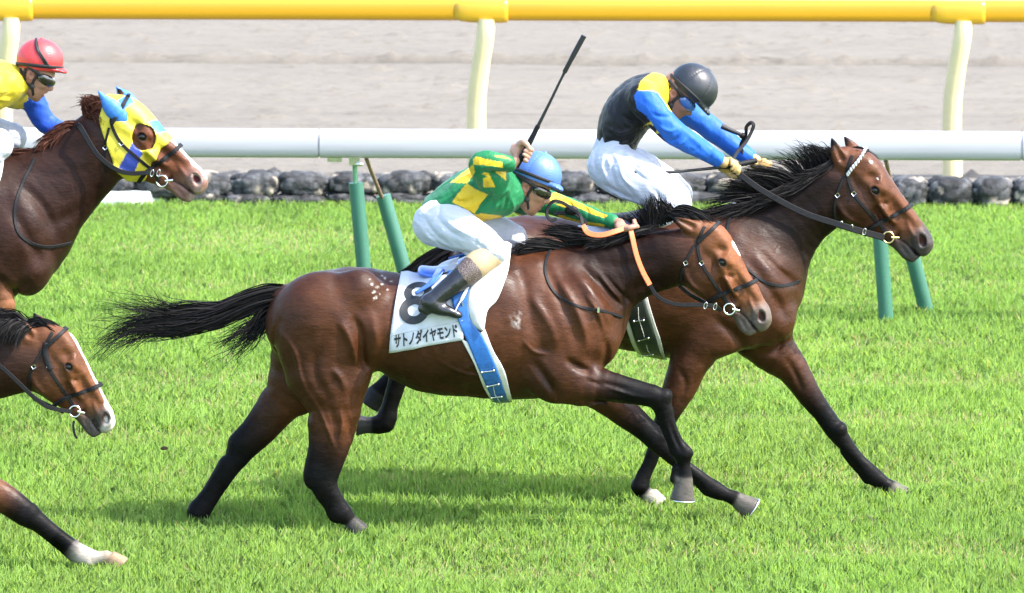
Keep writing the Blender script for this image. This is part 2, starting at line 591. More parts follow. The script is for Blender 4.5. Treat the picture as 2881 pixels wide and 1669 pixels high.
def attr_mat(name, rough=0.5, spec=0.5, sheen=0.0, nscale=40, amt=0.1, bstr=0.1, bdist=0.003, stretch=None, sss=0.0):
    m, nt, b = nmat(name)
    no = noise(nt, nscale, stretch=stretch)
    vary(nt, b, 'Col', no, 1 - amt, 1 + amt)
    b.inputs['Roughness'].default_value = rough
    b.inputs['Specular IOR Level'].default_value = spec
    b.inputs['Sheen Weight'].default_value = sheen
    if sss:
        b.inputs['Subsurface Weight'].default_value = sss
        b.inputs['Subsurface Radius'].default_value = (0.01, 0.004, 0.002)
        b.inputs['Subsurface Scale'].default_value = 0.5
    if bstr: bump(nt, b, no, bstr, bdist)
    return m
M = {}
M['coat'] = coat_mat('horse_coat')
M['hair'] = attr_mat('horse_hair', rough=0.62, spec=0.13, nscale=60, amt=0.25, bstr=0)
M['eye'] = plain('eye_gloss', (0.006, 0.004, 0.003), rough=0.22, spec=.35)
M['leather'] = plain('black_leather', (0.006, 0.006, 0.007), rough=0.6, spec=.18, nscale=90, amt=0.3, bstr=0.25, bdist=0.001)
M['boot'] = plain('boot_leather', (0.010, 0.010, 0.013), rough=0.25, nscale=24, amt=0.3, bstr=0.6, bdist=0.006)
M['steel'] = plain('bit_steel', (0.62, 0.60, 0.56), rough=0.25, metal=1.0, nscale=50)
M['brass'] = plain('bit_brass', (0.55, 0.42, 0.2), rough=0.3, metal=1.0, nscale=50)
M['orange'] = plain('orange_rubber', (0.55, 0.125, 0.035), rough=0.55, nscale=120, amt=0.15, bstr=0.3, bdist=0.001)
M['white_cloth'] = plain('white_cloth', (0.42, 0.435, 0.46), rough=0.7, nscale=14, amt=0.05, bstr=0.35, bdist=0.01, sheen=0.1)
M['white_pad'] = plain('white_foam_pad', (0.47, 0.46, 0.44), rough=0.75, nscale=18, amt=0.08, bstr=0.3, bdist=0.006)
M['white_trim'] = plain('white_trim', (0.46, 0.455, 0.43), rough=0.6, nscale=30, amt=0.12, bstr=0.2)
M['blue_girth'] = plain('blue_webbing', (0.018, 0.10, 0.33), rough=0.38, nscale=60, amt=0.2, bstr=0.15)
M['black_girth'] = plain('black_webbing', (0.012, 0.016, 0.018), rough=0.4, nscale=60, amt=0.25, bstr=0.15)
M['blue_saddle'] = plain('blue_saddle', (0.06, 0.15, 0.52), rough=0.35, nscale=25, amt=0.2, bstr=0.2)
M['print'] = plain('black_print', (0.008, 0.009, 0.011), rough=0.6, nscale=80, amt=0.3)
M['white_print'] = plain('white_print', (0.75, 0.75, 0.75), rough=0.6)
M['breeches'] = plain('white_breeches', (0.35, 0.37, 0.42), rough=0.65, nscale=13, amt=0.03, bstr=0.5, bdist=0.012, sheen=0.15, stretch=(1, 1, 2.2))
M['silk'] = attr_mat('racing_silk', rough=0.5, spec=0.16, sheen=0.05, nscale=16, amt=0.08, bstr=0.45, bdist=0.014, stretch=(1.6, 1, 0.9))
M['skin'] = attr_mat('skin', rough=0.5, spec=0.4, nscale=60, amt=0.1, bstr=0.1, sss=0.15)
M['goggle_dark'] = plain('dark_lens', (0.012, 0.011, 0.010), rough=0.08, coat=0.7)
M['goggle_blue'] = plain('blue_lens', (0.03, 0.09, 0.28), rough=0.1, coat=0.7)
M['goggle_gold'] = plain('gold_lens', (0.34, 0.30, 0.06), rough=0.1, coat=0.7)
M['rubber'] = plain('black_rubber', (0.012, 0.012, 0.013), rough=0.55, spec=.3, nscale=60)
M['hel_blue'] = plain('blue_cap_cover', (0.050, 0.115, 0.34), rough=0.45, nscale=20, amt=0.08, bstr=0.25, bdist=0.006)
M['hel_black'] = plain('black_cap_cover', (0.010, 0.012, 0.016), rough=0.45, nscale=20, amt=0.12, bstr=0.25, bdist=0.006)
M['hel_red'] = plain('red_cap_cover', (0.46, 0.030, 0.032), rough=0.45, nscale=20, amt=0.08, bstr=0.25, bdist=0.006)
M['tan_glove'] = plain('tan_glove', (0.44, 0.29, 0.11), rough=0.6, nscale=60, amt=0.12, bstr=0.2)
M['knee_tan'] = plain('tan_suede', (0.33, 0.24, 0.135), rough=0.7, nscale=40, amt=0.08, bstr=0.2, bdist=0.004)
M['hood'] = attr_mat('hood_cloth', rough=0.55, nscale=22, amt=0.08, bstr=0.35, bdist=0.008)
M['boot_navy'] = plain('navy_boot', (0.012, 0.016, 0.032), rough=0.3, nscale=24, amt=0.25, bstr=0.4, bdist=0.005)
def cuff_mat():
    m, nt, b = nmat('scaled_cuff')
    tc = N(nt, 'ShaderNodeTexCoord')
    mp = N(nt, 'ShaderNodeMapping'); mp.inputs['Rotation'].default_value = (0, R(40), 0)
    nt.links.new(tc.outputs['Object'], mp.inputs[0])
    vo = N(nt, 'ShaderNodeTexVoronoi', i_Scale=95.0, feature='DISTANCE_TO_EDGE')
    nt.links.new(mp.outputs[0], vo.inputs['Vector'])
    cr = N(nt, 'ShaderNodeValToRGB')
    cr.color_ramp.elements[0].position = 0.02; cr.color_ramp.elements[0].color = (.17, .12, .10, 1)
    cr.color_ramp.elements[1].position = 0.10; cr.color_ramp.elements[1].color = (.035, .026, .024, 1)
    nt.links.new(vo.outputs['Distance'], cr.inputs[0]); nt.links.new(cr.outputs[0], b.inputs['Base Color'])
    b.inputs['Roughness'].default_value = 0.5
    bump(nt, b, vo, 0.5, 0.003)
    return m
M['cuff'] = cuff_mat()
# ------------------------------------------------------------------ the course: turf, dirt, rails, stones
AL = R(1.9)
TX = np.array([math.cos(AL), -math.sin(AL), 0.0])      # along the track; its right end comes nearer
TY = np.array([math.sin(AL), math.cos(AL), 0.0])
def TP(u, w, z=0.0): return TX * u + TY * w + np.array([0, 0, z])
def uw(p): return float(p @ TX), float(p @ TY)
W_EDGE = uw(G(1440, 573))[1]                            # where turf meets the stones
def sheet(name, u0, u1, w0, w1, z, mat, nu=1, nw=1):
    v = [TP(u0 + (u1 - u0) * i / nu, w0 + (w1 - w0) * j / nw, z) for i in range(nu + 1) for j in range(nw + 1)]
    f = [[i * (nw + 1) + j, (i + 1) * (nw + 1) + j, (i + 1) * (nw + 1) + j + 1, i * (nw + 1) + j + 1] for i in range(nu) for j in range(nw)]
    return tag(obj(name, v, f, mat, smooth=False), kind='structure')

def turf_mat():
    m, nt, b = nmat('turf_soil')
    n1 = noise(nt, 1.3, 5, 0.6); n2 = noise(nt, 60, 4, 0.7)
    cr = N(nt, 'ShaderNodeValToRGB')
    cr.color_ramp.elements[0].position = .35; cr.color_ramp.elements[0].color = (.085, .150, .034, 1)
    cr.color_ramp.elements[1].position = .65; cr.color_ramp.elements[1].color = (.110, .175, .045, 1)
    nt.links.new(n1.outputs[0], cr.inputs[0]); nt.links.new(cr.outputs[0], b.inputs['Base Color'])
    b.inputs['Roughness'].default_value = .95; b.inputs['Specular IOR Level'].default_value = .1
    bump(nt, b, n2, .6, .02)
    return m
def dirt_mat():
    m, nt, b = nmat('harrowed_sand')
    st = noise(nt, 9, 6, .62, stretch=(.3, 1.0, 1)); fine = noise(nt, 34, 5, .7, stretch=(.35, 1, 1)); big = noise(nt, .5, 3, .5, stretch=(.15, 1, 1))
    a = N(nt, 'ShaderNodeMath', operation='MULTIPLY_ADD'); a.inputs[1].default_value = .55
    nt.links.new(fine.outputs[0], a.inputs[0])
    c = N(nt, 'ShaderNodeMath', operation='MULTIPLY'); c.inputs[1].default_value = .45
    nt.links.new(st.outputs[0], c.inputs[0]); nt.links.new(c.outputs[0], a.inputs[2])
    cr = N(nt, 'ShaderNodeValToRGB')
    e = cr.color_ramp.elements
    e[0].position = .33; e[0].color = (.086, .075, .064, 1); e[1].position = .47; e[1].color = (.137, .123, .103, 1)
    e.new(.7).color = (.160, .145, .122, 1)
    nt.links.new(a.outputs[0], cr.inputs[0])
    mr = N(nt, 'ShaderNodeMapRange'); mr.inputs['From Min'].default_value = .3; mr.inputs['From Max'].default_value = .7; mr.inputs['To Min'].default_value = .93; mr.inputs['To Max'].default_value = 1.05
    nt.links.new(big.outputs[0], mr.inputs[0])
    sc3 = N(nt, 'ShaderNodeVectorMath', operation='SCALE')
    nt.links.new(cr.outputs[0], sc3.inputs[0]); nt.links.new(mr.outputs[0], sc3.inputs['Scale']); at = N(nt, 'ShaderNodeAttribute', attribute_name='Col'); mu = N(nt, 'ShaderNodeVectorMath', operation='MULTIPLY'); nt.links.new(sc3.outputs[0], mu.inputs[0]); nt.links.new(at.outputs['Color'], mu.inputs[1]); nt.links.new(mu.outputs[0], b.inputs['Base Color'])
    b.inputs['Roughness'].default_value = .95; b.inputs['Specular IOR Level'].default_value = .15
    bump(nt, b, a, .55, .05)
    return m
def grass_mat():
    m, nt, b = nmat('grass_blades')
    out = nt.nodes['Material Output']
    at = N(nt, 'ShaderNodeAttribute', attribute_name='Col')
    nt.links.new(at.outputs['Color'], b.inputs['Base Color'])
    b.inputs['Roughness'].default_value = .55; b.inputs['Specular IOR Level'].default_value = .2
    ge = N(nt, 'ShaderNodeNewGeometry')                    # blades are curved and ribbed: the shading normal leans up
    mn = N(nt, 'ShaderNodeMix', data_type='VECTOR'); mn.inputs['Factor'].default_value = .9
    nt.links.new(ge.outputs['Normal'], mn.inputs[4]); mn.inputs[5].default_value = (0, 0, 1)
    nm = N(nt, 'ShaderNodeVectorMath', operation='NORMALIZE')
    nt.links.new(mn.outputs[1], nm.inputs[0]); nt.links.new(nm.outputs[0], b.inputs['Normal'])
    tr = N(nt, 'ShaderNodeBsdfTranslucent')
    sc4 = N(nt, 'ShaderNodeVectorMath', operation='MULTIPLY'); sc4.inputs[1].default_value = (1.25, 1.1, .6)
    nt.links.new(at.outputs['Color'], sc4.inputs[0]); nt.links.new(sc4.outputs[0], tr.inputs['Color'])
    mx = N(nt, 'ShaderNodeMixShader', i_Fac=.56)
    nt.links.new(b.outputs[0], mx.inputs[1]); nt.links.new(tr.outputs[0], mx.inputs[2]); nt.links.new(mx.outputs[0], out.inputs[0])
    return m
M['turf'] = turf_mat(); M['dirt'] = dirt_mat(); M['grass'] = grass_mat()
M['rail_white'] = plain('white_rail_vinyl', (.33, .322, .347), rough=.42, nscale=7, amt=.07, stretch=(.2, 1, 3))
M['rail_yellow'] = plain('yellow_rail_vinyl', (.46, .235, .008), rough=.34, nscale=5, amt=.05, stretch=(.2, 1, 3))
M['rail_yellow_cap'] = plain('yellow_bracket_vinyl', (.50, .285, .015), rough=.34, nscale=8, amt=.05)
M['post_cream'] = plain('cream_post_paint', (.52, .44, .235), rough=.4, nscale=9, amt=.06)
M['pad_green'] = plain('green_post_pad', (.024, .104, .068), rough=.45, nscale=14, amt=.10, bstr=.2, bdist=.01, stretch=(1, 1, .4))
M['rod_green'] = plain('green_painted_rod', (.09, .24, .12), rough=.45, nscale=30, amt=.25)
M['rod_rust'] = plain('rusty_rod', (.17, .11, .075), rough=.7, nscale=40, amt=.4)
M['board'] = plain('white_board_paint', (.58, .63, .61), rough=.55, nscale=12, amt=.06)
M['clod'] = plain('turf_clod_soil', (.06, .032, .018), rough=.95, nscale=50, amt=.3)
M['stone'] = attr_mat('cobbles_in_net', rough=.75, spec=.3, nscale=45, amt=.35, bstr=.6, bdist=.012)
sheet('surrounding_ground', -1200, 1200, -1200, 1200, -0.04, M['turf'])
sheet('turf_track', -60, 60, -25, W_EDGE + .06, 0.0, M['turf'], 4, 4)
def dirt():
    nu, nw = 250, 230
    us = np.linspace(-6.5, 6.5, nu); ws = np.linspace(W_EDGE + .06, W_EDGE + 14, nw)
    us = np.r_[-90, -20, us, 20, 90]; ws = np.r_[ws, 40, 75]
    U, W_ = np.meshgrid(us, ws, indexing='ij')
    z0 = np.zeros_like(U)
    h = .005 * np.sin(6.283 * (W_ * 5.2 + 1.2 * vnoise(U * .45, W_ * .8, z0 + 2.2))) + (vnoise(U * 2.6, W_ * 12, z0 + 1.5) - .5) * .012 + (vnoise(U * 6, W_ * 22, z0 + 7.5) - .5) * .012 + (vnoise(U * .7, W_ * 5, z0 + 3.5) - .5) * .010
    lump = np.clip(vnoise(U * 12 + 40, W_ * 18, z0 + 21.5) - .70, 0, 1) * .16
    line_w = uw(G(1440, 178))[1]                       # a rut left along the track
    h += lump - .05 * np.exp(-((W_ - line_w - .05 * (vnoise(U * .8, z0, z0) - .5)) / .05) ** 2) + .05 * np.exp(-((W_ - line_w - .14) / .06) ** 2)
    h[[0, 1, -1, -2]] = 0; h[:, [-1, -2]] = 0; h[:, 0] = 0
    v = (TX[None, None] * U[..., None] + TY[None, None] * W_[..., None]) + np.array([0, 0, 1.0]) * h[..., None]
    n = len(ws); i, j = np.meshgrid(np.arange(len(us) - 1), np.arange(n - 1), indexing='ij')
    a = (i * n + j).ravel()
    f = np.stack([a, a + n, a + n + 1, a + 1], 1)
    sand_tone = 1 - .42 * np.exp(-((W_ - line_w - .05 * (vnoise(U * .8, z0, z0) - .5)) / .055) ** 2) * (.6 + .6 * vnoise(U * 1.5, z0, z0 + 3)) - .10 * np.exp(-((W_ - line_w + 3.4) / .10) ** 2)  # sand colour darker along the rut and one fainter line
    tag(obj('dirt_track', v.reshape(-1, 3), f, M['dirt'], None, col=np.repeat(sand_tone.reshape(-1, 1), 3, axis=1)), kind='structure')
dirt()

def grass():
    g = np.random.default_rng(21)
    n = 430000
    w = g.random(n) ** 1.12 * (W_EDGE + 3.0) - 2.9
    half = .0785 * (w + 30) + 1.1
    u = (g.random(n) * 2 - 1) * half
    # tufts: part of the blades gather round a few centres
    tuft = g.random(n) < .55
    cu, cw = np.round(u / .11) * .11, np.round(w / .11) * .11
    hsh = np.sin(cu * 127.1 + cw * 311.7) * 43758.5453; hx = hsh - np.floor(hsh)
    hsh = np.sin(cu * 269.5 + cw * 183.3) * 43758.5453; hy = hsh - np.floor(hsh)
    u = np.where(tuft, cu + (hx - .5) * .1 + g.normal(size=n) * .022, u)
    w = np.where(tuft, cw + (hy - .5) * .1 + g.normal(size=n) * .022, w)
    base = TX[None] * u[:, None] + TY[None] * w[:, None]
    z0 = np.zeros(n)
    pat = vnoise(u * .8 + 5, w * .5 + 3, z0 + .5) * .55 + vnoise(u * 3.1, w * 1.7, z0 + 4.5) * .45
    worn = np.clip((vnoise(u * .55 + 11, w * 1.6 + 2, z0 + 9.2) - .58) * 4, 0, 1)
    for sx, sy, ru, rw in ((640, 815, .9, .35), (1250, 800, .5, .25), (2700, 810, .8, .4), (2480, 780, .4, .2), (600, 1150, .4, .2), (2350, 860, .5, .25), (1450, 1560, .35, .12)):
        pu, pw = uw(G(sx, sy))
        worn = np.maximum(worn, .85 * np.exp(-((u - pu) / ru) ** 2 - ((w - pw) / rw) ** 2) * (.5 + pat))
    hgt = (.042 + .036 * g.random(n)) * (.75 + .6 * pat) * (1 - .35 * worn)
    hgt *= np.where(w > W_EDGE - 3, .8, 1.0)
    wid = (.0020 + .0022 * g.random(n)) * np.where(w > 5, 1.25, 1)
    yaw = g.random(n) * 2 * np.pi
    lean = g.random(n) ** 1.4 * .95
    la = g.random(n) * 2 * np.pi
    d = np.stack([np.cos(la), np.sin(la)], 1)
    side = np.stack([np.cos(yaw), np.sin(yaw), z0], 1) * wid[:, None]
    mid = base.copy(); mid[:, 2] = hgt * .40; mid[:, :2] += d * (hgt * lean * .22)[:, None]
    tip = base.copy(); tip[:, 2] = hgt * (1 - .25 * lean); tip[:, :2] += d * (hgt * lean * .85)[:, None]
    base[:, 2] = -.004
    v = np.stack([base, mid + side, tip, mid - side], 1).reshape(-1, 3)
    k = np.arange(n)[:, None] * 4
    tri = np.concatenate([k + [[0, 1, 2]], k + [[0, 2, 3]]], 0)
    c1, c2, c3, c4 = np.array((.305, .495, .112)), np.array((.34, .515, .135)), np.array((.45, .45, .23)), np.array((.240, .435, .092))
    t = np.clip(pat * 2.2 - .6 + g.normal(size=n) * .15, 0, 1)[:, None]
    col = c4 * (1 - t) + c1 * t
    r_ = g.random(n)[:, None]
    col = np.where(r_ < .35, col * .6 + c2 * .4, col)
    broad = vnoise(u * 2.2 + 31, w * .9 + 7, z0 + 2.5) * .6 + vnoise(u * 6.5, w * 2.6, z0 + 13.5) * .4
    col = col * (.80 + .42 * broad)[:, None]
    dry = (g.random(n) < .02 + .24 * worn)[:, None]
    col = np.where(dry, c3, col)
    col = np.repeat(col * (.94 + .12 * g.random((n, 1))), 4, axis=0)
    o = obj('grass', v, tri, M['grass'], None, col=col, smooth=False)
    return tag(o, kind='stuff')
grass()

# ---------------- white running rail ----------------
def oval(n=28, e=2.8):
    a = np.linspace(0, 2 * np.pi, n, endpoint=False)
    c, s = np.cos(a), np.sin(a)
    return np.sign(c) * np.abs(c) ** (2 / e), np.sign(s) * np.abs(s) ** (2 / e)
def beam(u0, u1, w, z, hw, hz, e=2.8, seg=1, ends=True):
    a, b = oval(e=e)
    us = np.linspace(u0, u1, seg + 1)
    v = np.vstack([[TP(u, w + hw * x, z + hz * y) for x, y in zip(a, b)] for u in us])
    n = len(a)
    f = [[i * n + j, (i + 1) * n + j, (i + 1) * n + (j + 1) % n, i * n + (j + 1) % n] for i in range(seg) for j in range(n)]
    if ends:
        m = len(v); v = np.vstack([v, v[:n], v[-n:]])
        f += [[m + j for j in range(n)], [m + n + j for j in range(n)][::-1]]
    return v, f
def white_rail():
    bR = G(2496, 917)
    ub, wb = uw(bR)
    Yc = wb / math.cos(AL)
    zt = P(1440, 365, Yc)[2]; zb = P(1440, 446, Yc)[2]
    zc, hz = (zt + zb) / 2, (zt - zb) / 2
    root = empty('running_rail', TP(ub - 1.5, wb, 0), 'white running rail on green padded posts along the turf edge', 'rail')
    joints = [uw(P(897, 410, Yc))[0]]
    L = 3.9
    js = [joints[0] + L * k for k in range(-2, 4)]
    for a, b in zip(js[:-1], js[1:]):
        obj('rail_section', *beam(a + .006, b - .006, wb, zc, .062, hz, seg=3), M['rail_white'], root)
        obj('joint_collar', *beam(b - .012, b + .012, wb, zc, .055, hz - .006), M['rail_white'], root)
    du = uw(P(2496, 405, Yc))[0] - uw(P(1032, 405, Yc))[0]
    for k in range(-1, 2):
        du_ = (k - 1) * du if k < 1 else 0
    for k in (-2, -1, 0, 1):
        sh = TX * (du * k)
        base = bR + sh
        tilt = P(2464, 520, bR[1]); tilt = tilt + sh
        top = tilt.copy()
        pad = obj('post_pad', *tube([base + [0, 0, -.03], base * .5 + top * .5, top], .041, 18), M['pad_green'], root)
        rt = top + np.array([-.008, 0, zb - top[2] + .02])
        obj('post_rod', *tube([top - [0, 0, .05], rt], .014, 10), M['rod_green'], pad)
        mb = MB(); mb.add(*box(rt - [0, 0, .035], (.03, .035, .022))); mb.add(*box(rt - [.11, -.02, .028], (.04, .03, .014))); mb.add(*ellipsoid(rt - [-.03, .045, .05], (.022, .012, .012)))
        mb.build('rail_bracket', M['steel'], pad, smooth=False)
        b2 = G(2612, 884) + sh
        t2 = P(2522, 556, b2[1] - .08) + sh
        br = obj('brace_pad', *tube([b2 + [0, 0, -.03], b2 * .5 + t2 * .5, t2], .042, 18), M['pad_green'], root)
        rt2 = P(2492, 452, bR[1] + .05) + sh
        obj('brace_rod', *tube([t2 - [0, 0, .03], rt2], .012, 8), M['rod_rust'], br)
    return root
white_rail()

# ---------------- yellow outer rail ----------------
def yellow_rail():
    base = G(2687, 512)
    ub, wb = uw(base)
    Yc = wb / math.cos(AL)
    zt = P(1440, -4, Yc)[2]; zb = P(1440, 58, Yc)[2]
    zc, hz = (zt + zb) / 2, (zt - zb) / 2
    root = empty('outer_rail', TP(ub - 3, wb, 0), 'yellow outer rail on curved cream posts beside the dirt track', 'rail')
    du = uw(P(2705, 30, Yc))[0] - uw(P(1365, 30, Yc))[0]
    us = [uw(P(2705, 30, Yc))[0] + du * k for k in (-3, -2, -1, 0, 1)]
    for a, b in zip(us[:-1], us[1:]):
        m = a + (b - a) * .5 + .1
        obj('rail_section', *beam(a, b, wb, zc, .055, hz, e=3.2, seg=2, ends=True), M['rail_yellow'], root)
    for u in us:
        # sleeve over the joint: thicker, with a slanted left end
        a, b = oval(24, 3.4)
        v, n = [], 24
        for du_, k in ((-.20, .80), (-.16, 1.02), (-.10, 1.13), (0, 1.16), (.12, 1.16), (.145, 1.12), (.15, 1.02)):
            v += [TP(u + du_, wb - .012, zc - .006) + TY * (.058 * k * x) + np.array([0, 0, hz * (k - .06) * y]) for x, y in zip(a, b)]
        f = [[i * n + j, (i + 1) * n + j, (i + 1) * n + (j + 1) % n, i * n + (j + 1) % n] for i in range(6) for j in range(n)] + [list(range(n)), [6 * n + j for j in range(n)][::-1]]
        obj('rail_sleeve', v, f, M['rail_yellow_cap'], root)
        bend = [(-.062, 0, -.03), (-.062, 0, .12), (-.068, 0, .35), (-.064, -.01, .55), (-.040, -.03, .75), (-.008, -.05, .95), (.0, -.04, zb + .01)]
        pts = catmull([TP(u + x + .01, wb + y, z) for x, y, z in bend], 5)
        obj('post', *tube(pts, np.linspace(.066, .058, len(pts)), 20), M['post_cream'], root)
    return root
yellow_rail()

# ---------------- row of cobble-filled net bags ----------------
def stone_bag(c, half, seed, tan, label):
    g = np.random.default_rng(seed)
    nu, nv = 56, 32
    a = np.linspace(0, 2 * np.pi, nu, endpoint=False); b = np.linspace(-np.pi / 2, np.pi / 2, nv)
    A, B_ = np.meshgrid(a, b)
    e = .72
    sp = lambda x: np.sign(x) * np.abs(x) ** e
    X = sp(np.sin(B_)) * half[0]; Yv = sp(np.cos(B_)) * sp(np.cos(A)) * half[1]; Z = sp(np.cos(B_)) * sp(np.sin(A)) * half[2]
    v = np.stack([X, Yv, Z], -1).reshape(-1, 3)
    v *= 1 + .10 * (vnoise(v[:, 0] * 9 + seed, v[:, 1] * 9, v[:, 2] * 9) - .5)[:, None]
    ns = 85
    sd = v[g.choice(len(v), ns)] + g.normal(size=(ns, 3)) * .01
    dd = np.sqrt(((v[:, None] - sd[None]) ** 2).sum(-1))
    o = np.argsort(dd, 1)[:, :2]
    d1 = np.take_along_axis(dd, o[:, :1], 1)[:, 0]; d2 = np.take_along_axis(dd, o[:, 1:2], 1)[:, 0]
    edge = np.clip((d2 - d1) / .018, 0, 1)
    hump = (edge ** .6) * (.008 + .018 * g.random(ns)[o[:, 0]])
    nrm = v / (np.array(half) ** 2); nrm /= np.linalg.norm(nrm, axis=1)[:, None] + 1e-9
    v = v + nrm * (hump - .010)[:, None]
    tone = .016 + .075 * g.random(ns) ** 2
    col = tone[:, None] * np.array([1.0, 1.02, 1.06])
    tn = g.random(ns) < tan
    col[tn] = (.20 + .16 * g.random((tn.sum(), 1))) * np.array([1.0, .86, .68])
    cc = col[o[:, 0]] * (.45 + .55 * edge)[:, None]
    ti = g.normal() * .07; v = np.stack([v[:, 0] * math.cos(ti) - v[:, 2] * math.sin(ti), v[:, 1], v[:, 0] * math.sin(ti) + v[:, 2] * math.cos(ti)], 1)
    v = v @ np.stack([TX, TY, [0, 0, 1]]) + c
    f = [[i * nu + j, i * nu + (j + 1) % nu, (i + 1) * nu + (j + 1) % nu, (i + 1) * nu + j] for i in range(nv - 1) for j in range(nu)]
    ob = obj('stone_bag', v, [q[::-1] for q in f], M['stone'], None, col=cc)
    return tag(ob, label, 'stone bag', 'net bags of cobbles along the turf edge')
def stones():
    rs = random.Random(4)
    ORD = 'first second third fourth fifth sixth seventh eighth ninth tenth eleventh twelfth thirteenth fourteenth fifteenth sixteenth seventeenth eighteenth nineteenth twentieth twenty-first twenty-second twenty-third twenty-fourth'.split()
    x = -160
    k = 0
    while x < 2440:                                      # upper course
        wdt = rs.choice((112, 128, 140, 158, 176))
        yb = 550 + 9 * x / 2881
        base = G(x + wdt / 2, 573 + 10 * x / 2881) + TY * .10
        s_ = S(base[1])
        hz = rs.uniform(33, 38) / s_
        c = P(x + wdt / 2, yb - 34, base[1])
        tan = .32 if 1160 < x < 1300 else rs.uniform(.04, .12)
        lb = ('tan mottled' if tan > .3 else 'dark') + ' cobble net bag, ' + ORD[k] + ' from the left in the upper course'
        stone_bag(c, (wdt * .53 / s_, .115, hz), k, tan, lb)
        x += wdt - 4; k += 1
    x = 486
    kl = 0
    while x < 2470:                                      # lower course, half sunk in the grass
        wdt = rs.choice((140, 160, 185))
        base = G(x + wdt / 2, 574 + 10 * x / 2881)
        s_ = S(base[1])
        stone_bag(base + np.array([0, .06, .018]), (wdt * .52 / s_, .10, rs.uniform(20, 26) / s_), 100 + k, .06, 'flat cobble net bag sunk in grass, ' + ORD[kl] + ' from the left in the lower course')
        x += wdt - 3; k += 1; kl += 1
    for i, (xa, xb) in enumerate(((2380, 2506), (2502, 2612), (2608, 2742), (2736, 2850), (2846, 2970), (2966, 3080))):
        xm = (xa + xb) / 2
        base = G(xm, 583)
        s_ = S(base[1])
        ord_ = ('big round cobble bag just left of the lead horse\'s forehead', 'big round cobble bag touching the lead horse\'s nose line', 'big round cobble bag below the right yellow-rail post', 'big round cobble bag, last whole one at the right edge', 'big round cobble bag cut by the right edge', 'big round cobble bag beyond the one cut by the right edge')[i]
        stone_bag(base + np.array([0, .07, .080]), ((xb - xa) * .53 / s_, .14, 47 / s_), 200 + i, .15, ord_)
stones()

# ---------------- white board, flying clod ----------------
def board():
    A, B_, C_, D_ = G(100, 580), G(368, 582), G(494, 566), G(100, 564)
    h = np.array([0, 0, .082])
    v = [A, B_, C_, D_, A + h, B_ + h, C_ + h, D_ + h]
    f = [[3, 2, 1, 0], [4, 5, 6, 7], [0, 1, 5, 4], [1, 2, 6, 5], [2, 3, 7, 6], [3, 0, 4, 7]]
    o = obj('kerb_board', v, f, M['board'], None, smooth=False)
    bv = o.modifiers.new('edge', 'BEVEL'); bv.width = .006; bv.segments = 2
    tag(o, 'low white board with a mitred end lying in front of the stone row', 'board')
board()
def clod():
    c = P(463, 1261, .35)
    v, f = ellipsoid(c, (.017, .009, .010), n=14, m=10)
    v = v + (vnoise(v[:, 0] * 70, v[:, 1] * 70, v[:, 2] * 70)[:, None] - .5) * .010
    tag(obj('turf_clod', v, f, M['clod']), 'small brown clod of turf thrown up behind the number 8 horse', 'clod')
clod()
# ------------------------------------------------------------------ horses
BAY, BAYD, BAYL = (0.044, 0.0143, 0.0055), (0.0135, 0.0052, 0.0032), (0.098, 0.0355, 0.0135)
BLK, GREY, PINK = (0.0036, 0.0032, 0.0034), (0.085, 0.066, 0.056), (0.03, 0.012, 0.011)
HOOFC = (0.060, 0.053, 0.045)
WHT = (0.60, 0.565, 0.51)

class Head:
    def __init__(s, p0, p1, near_ear, far_ear):
        s.p0 = np.array(p0, float); d = np.array(p1, float) - s.p0
        s.L = np.hypot(*d); s.a = d / s.L
        s.n = np.array([-s.a[1], s.a[0]])
        s.near, s.far = near_ear, far_ear
    def __call__(s, u, v):
        q = s.p0 + s.L * (u * s.a + v * s.n)
        return q[0], q[1]
    def uv(s, x, y):
        dx, dy = x - s.p0[0], y - s.p0[1]
        return (dx * s.a[0] + dy * s.a[1]) / s.L, (dx * s.n[0] + dy * s.n[1]) / s.L

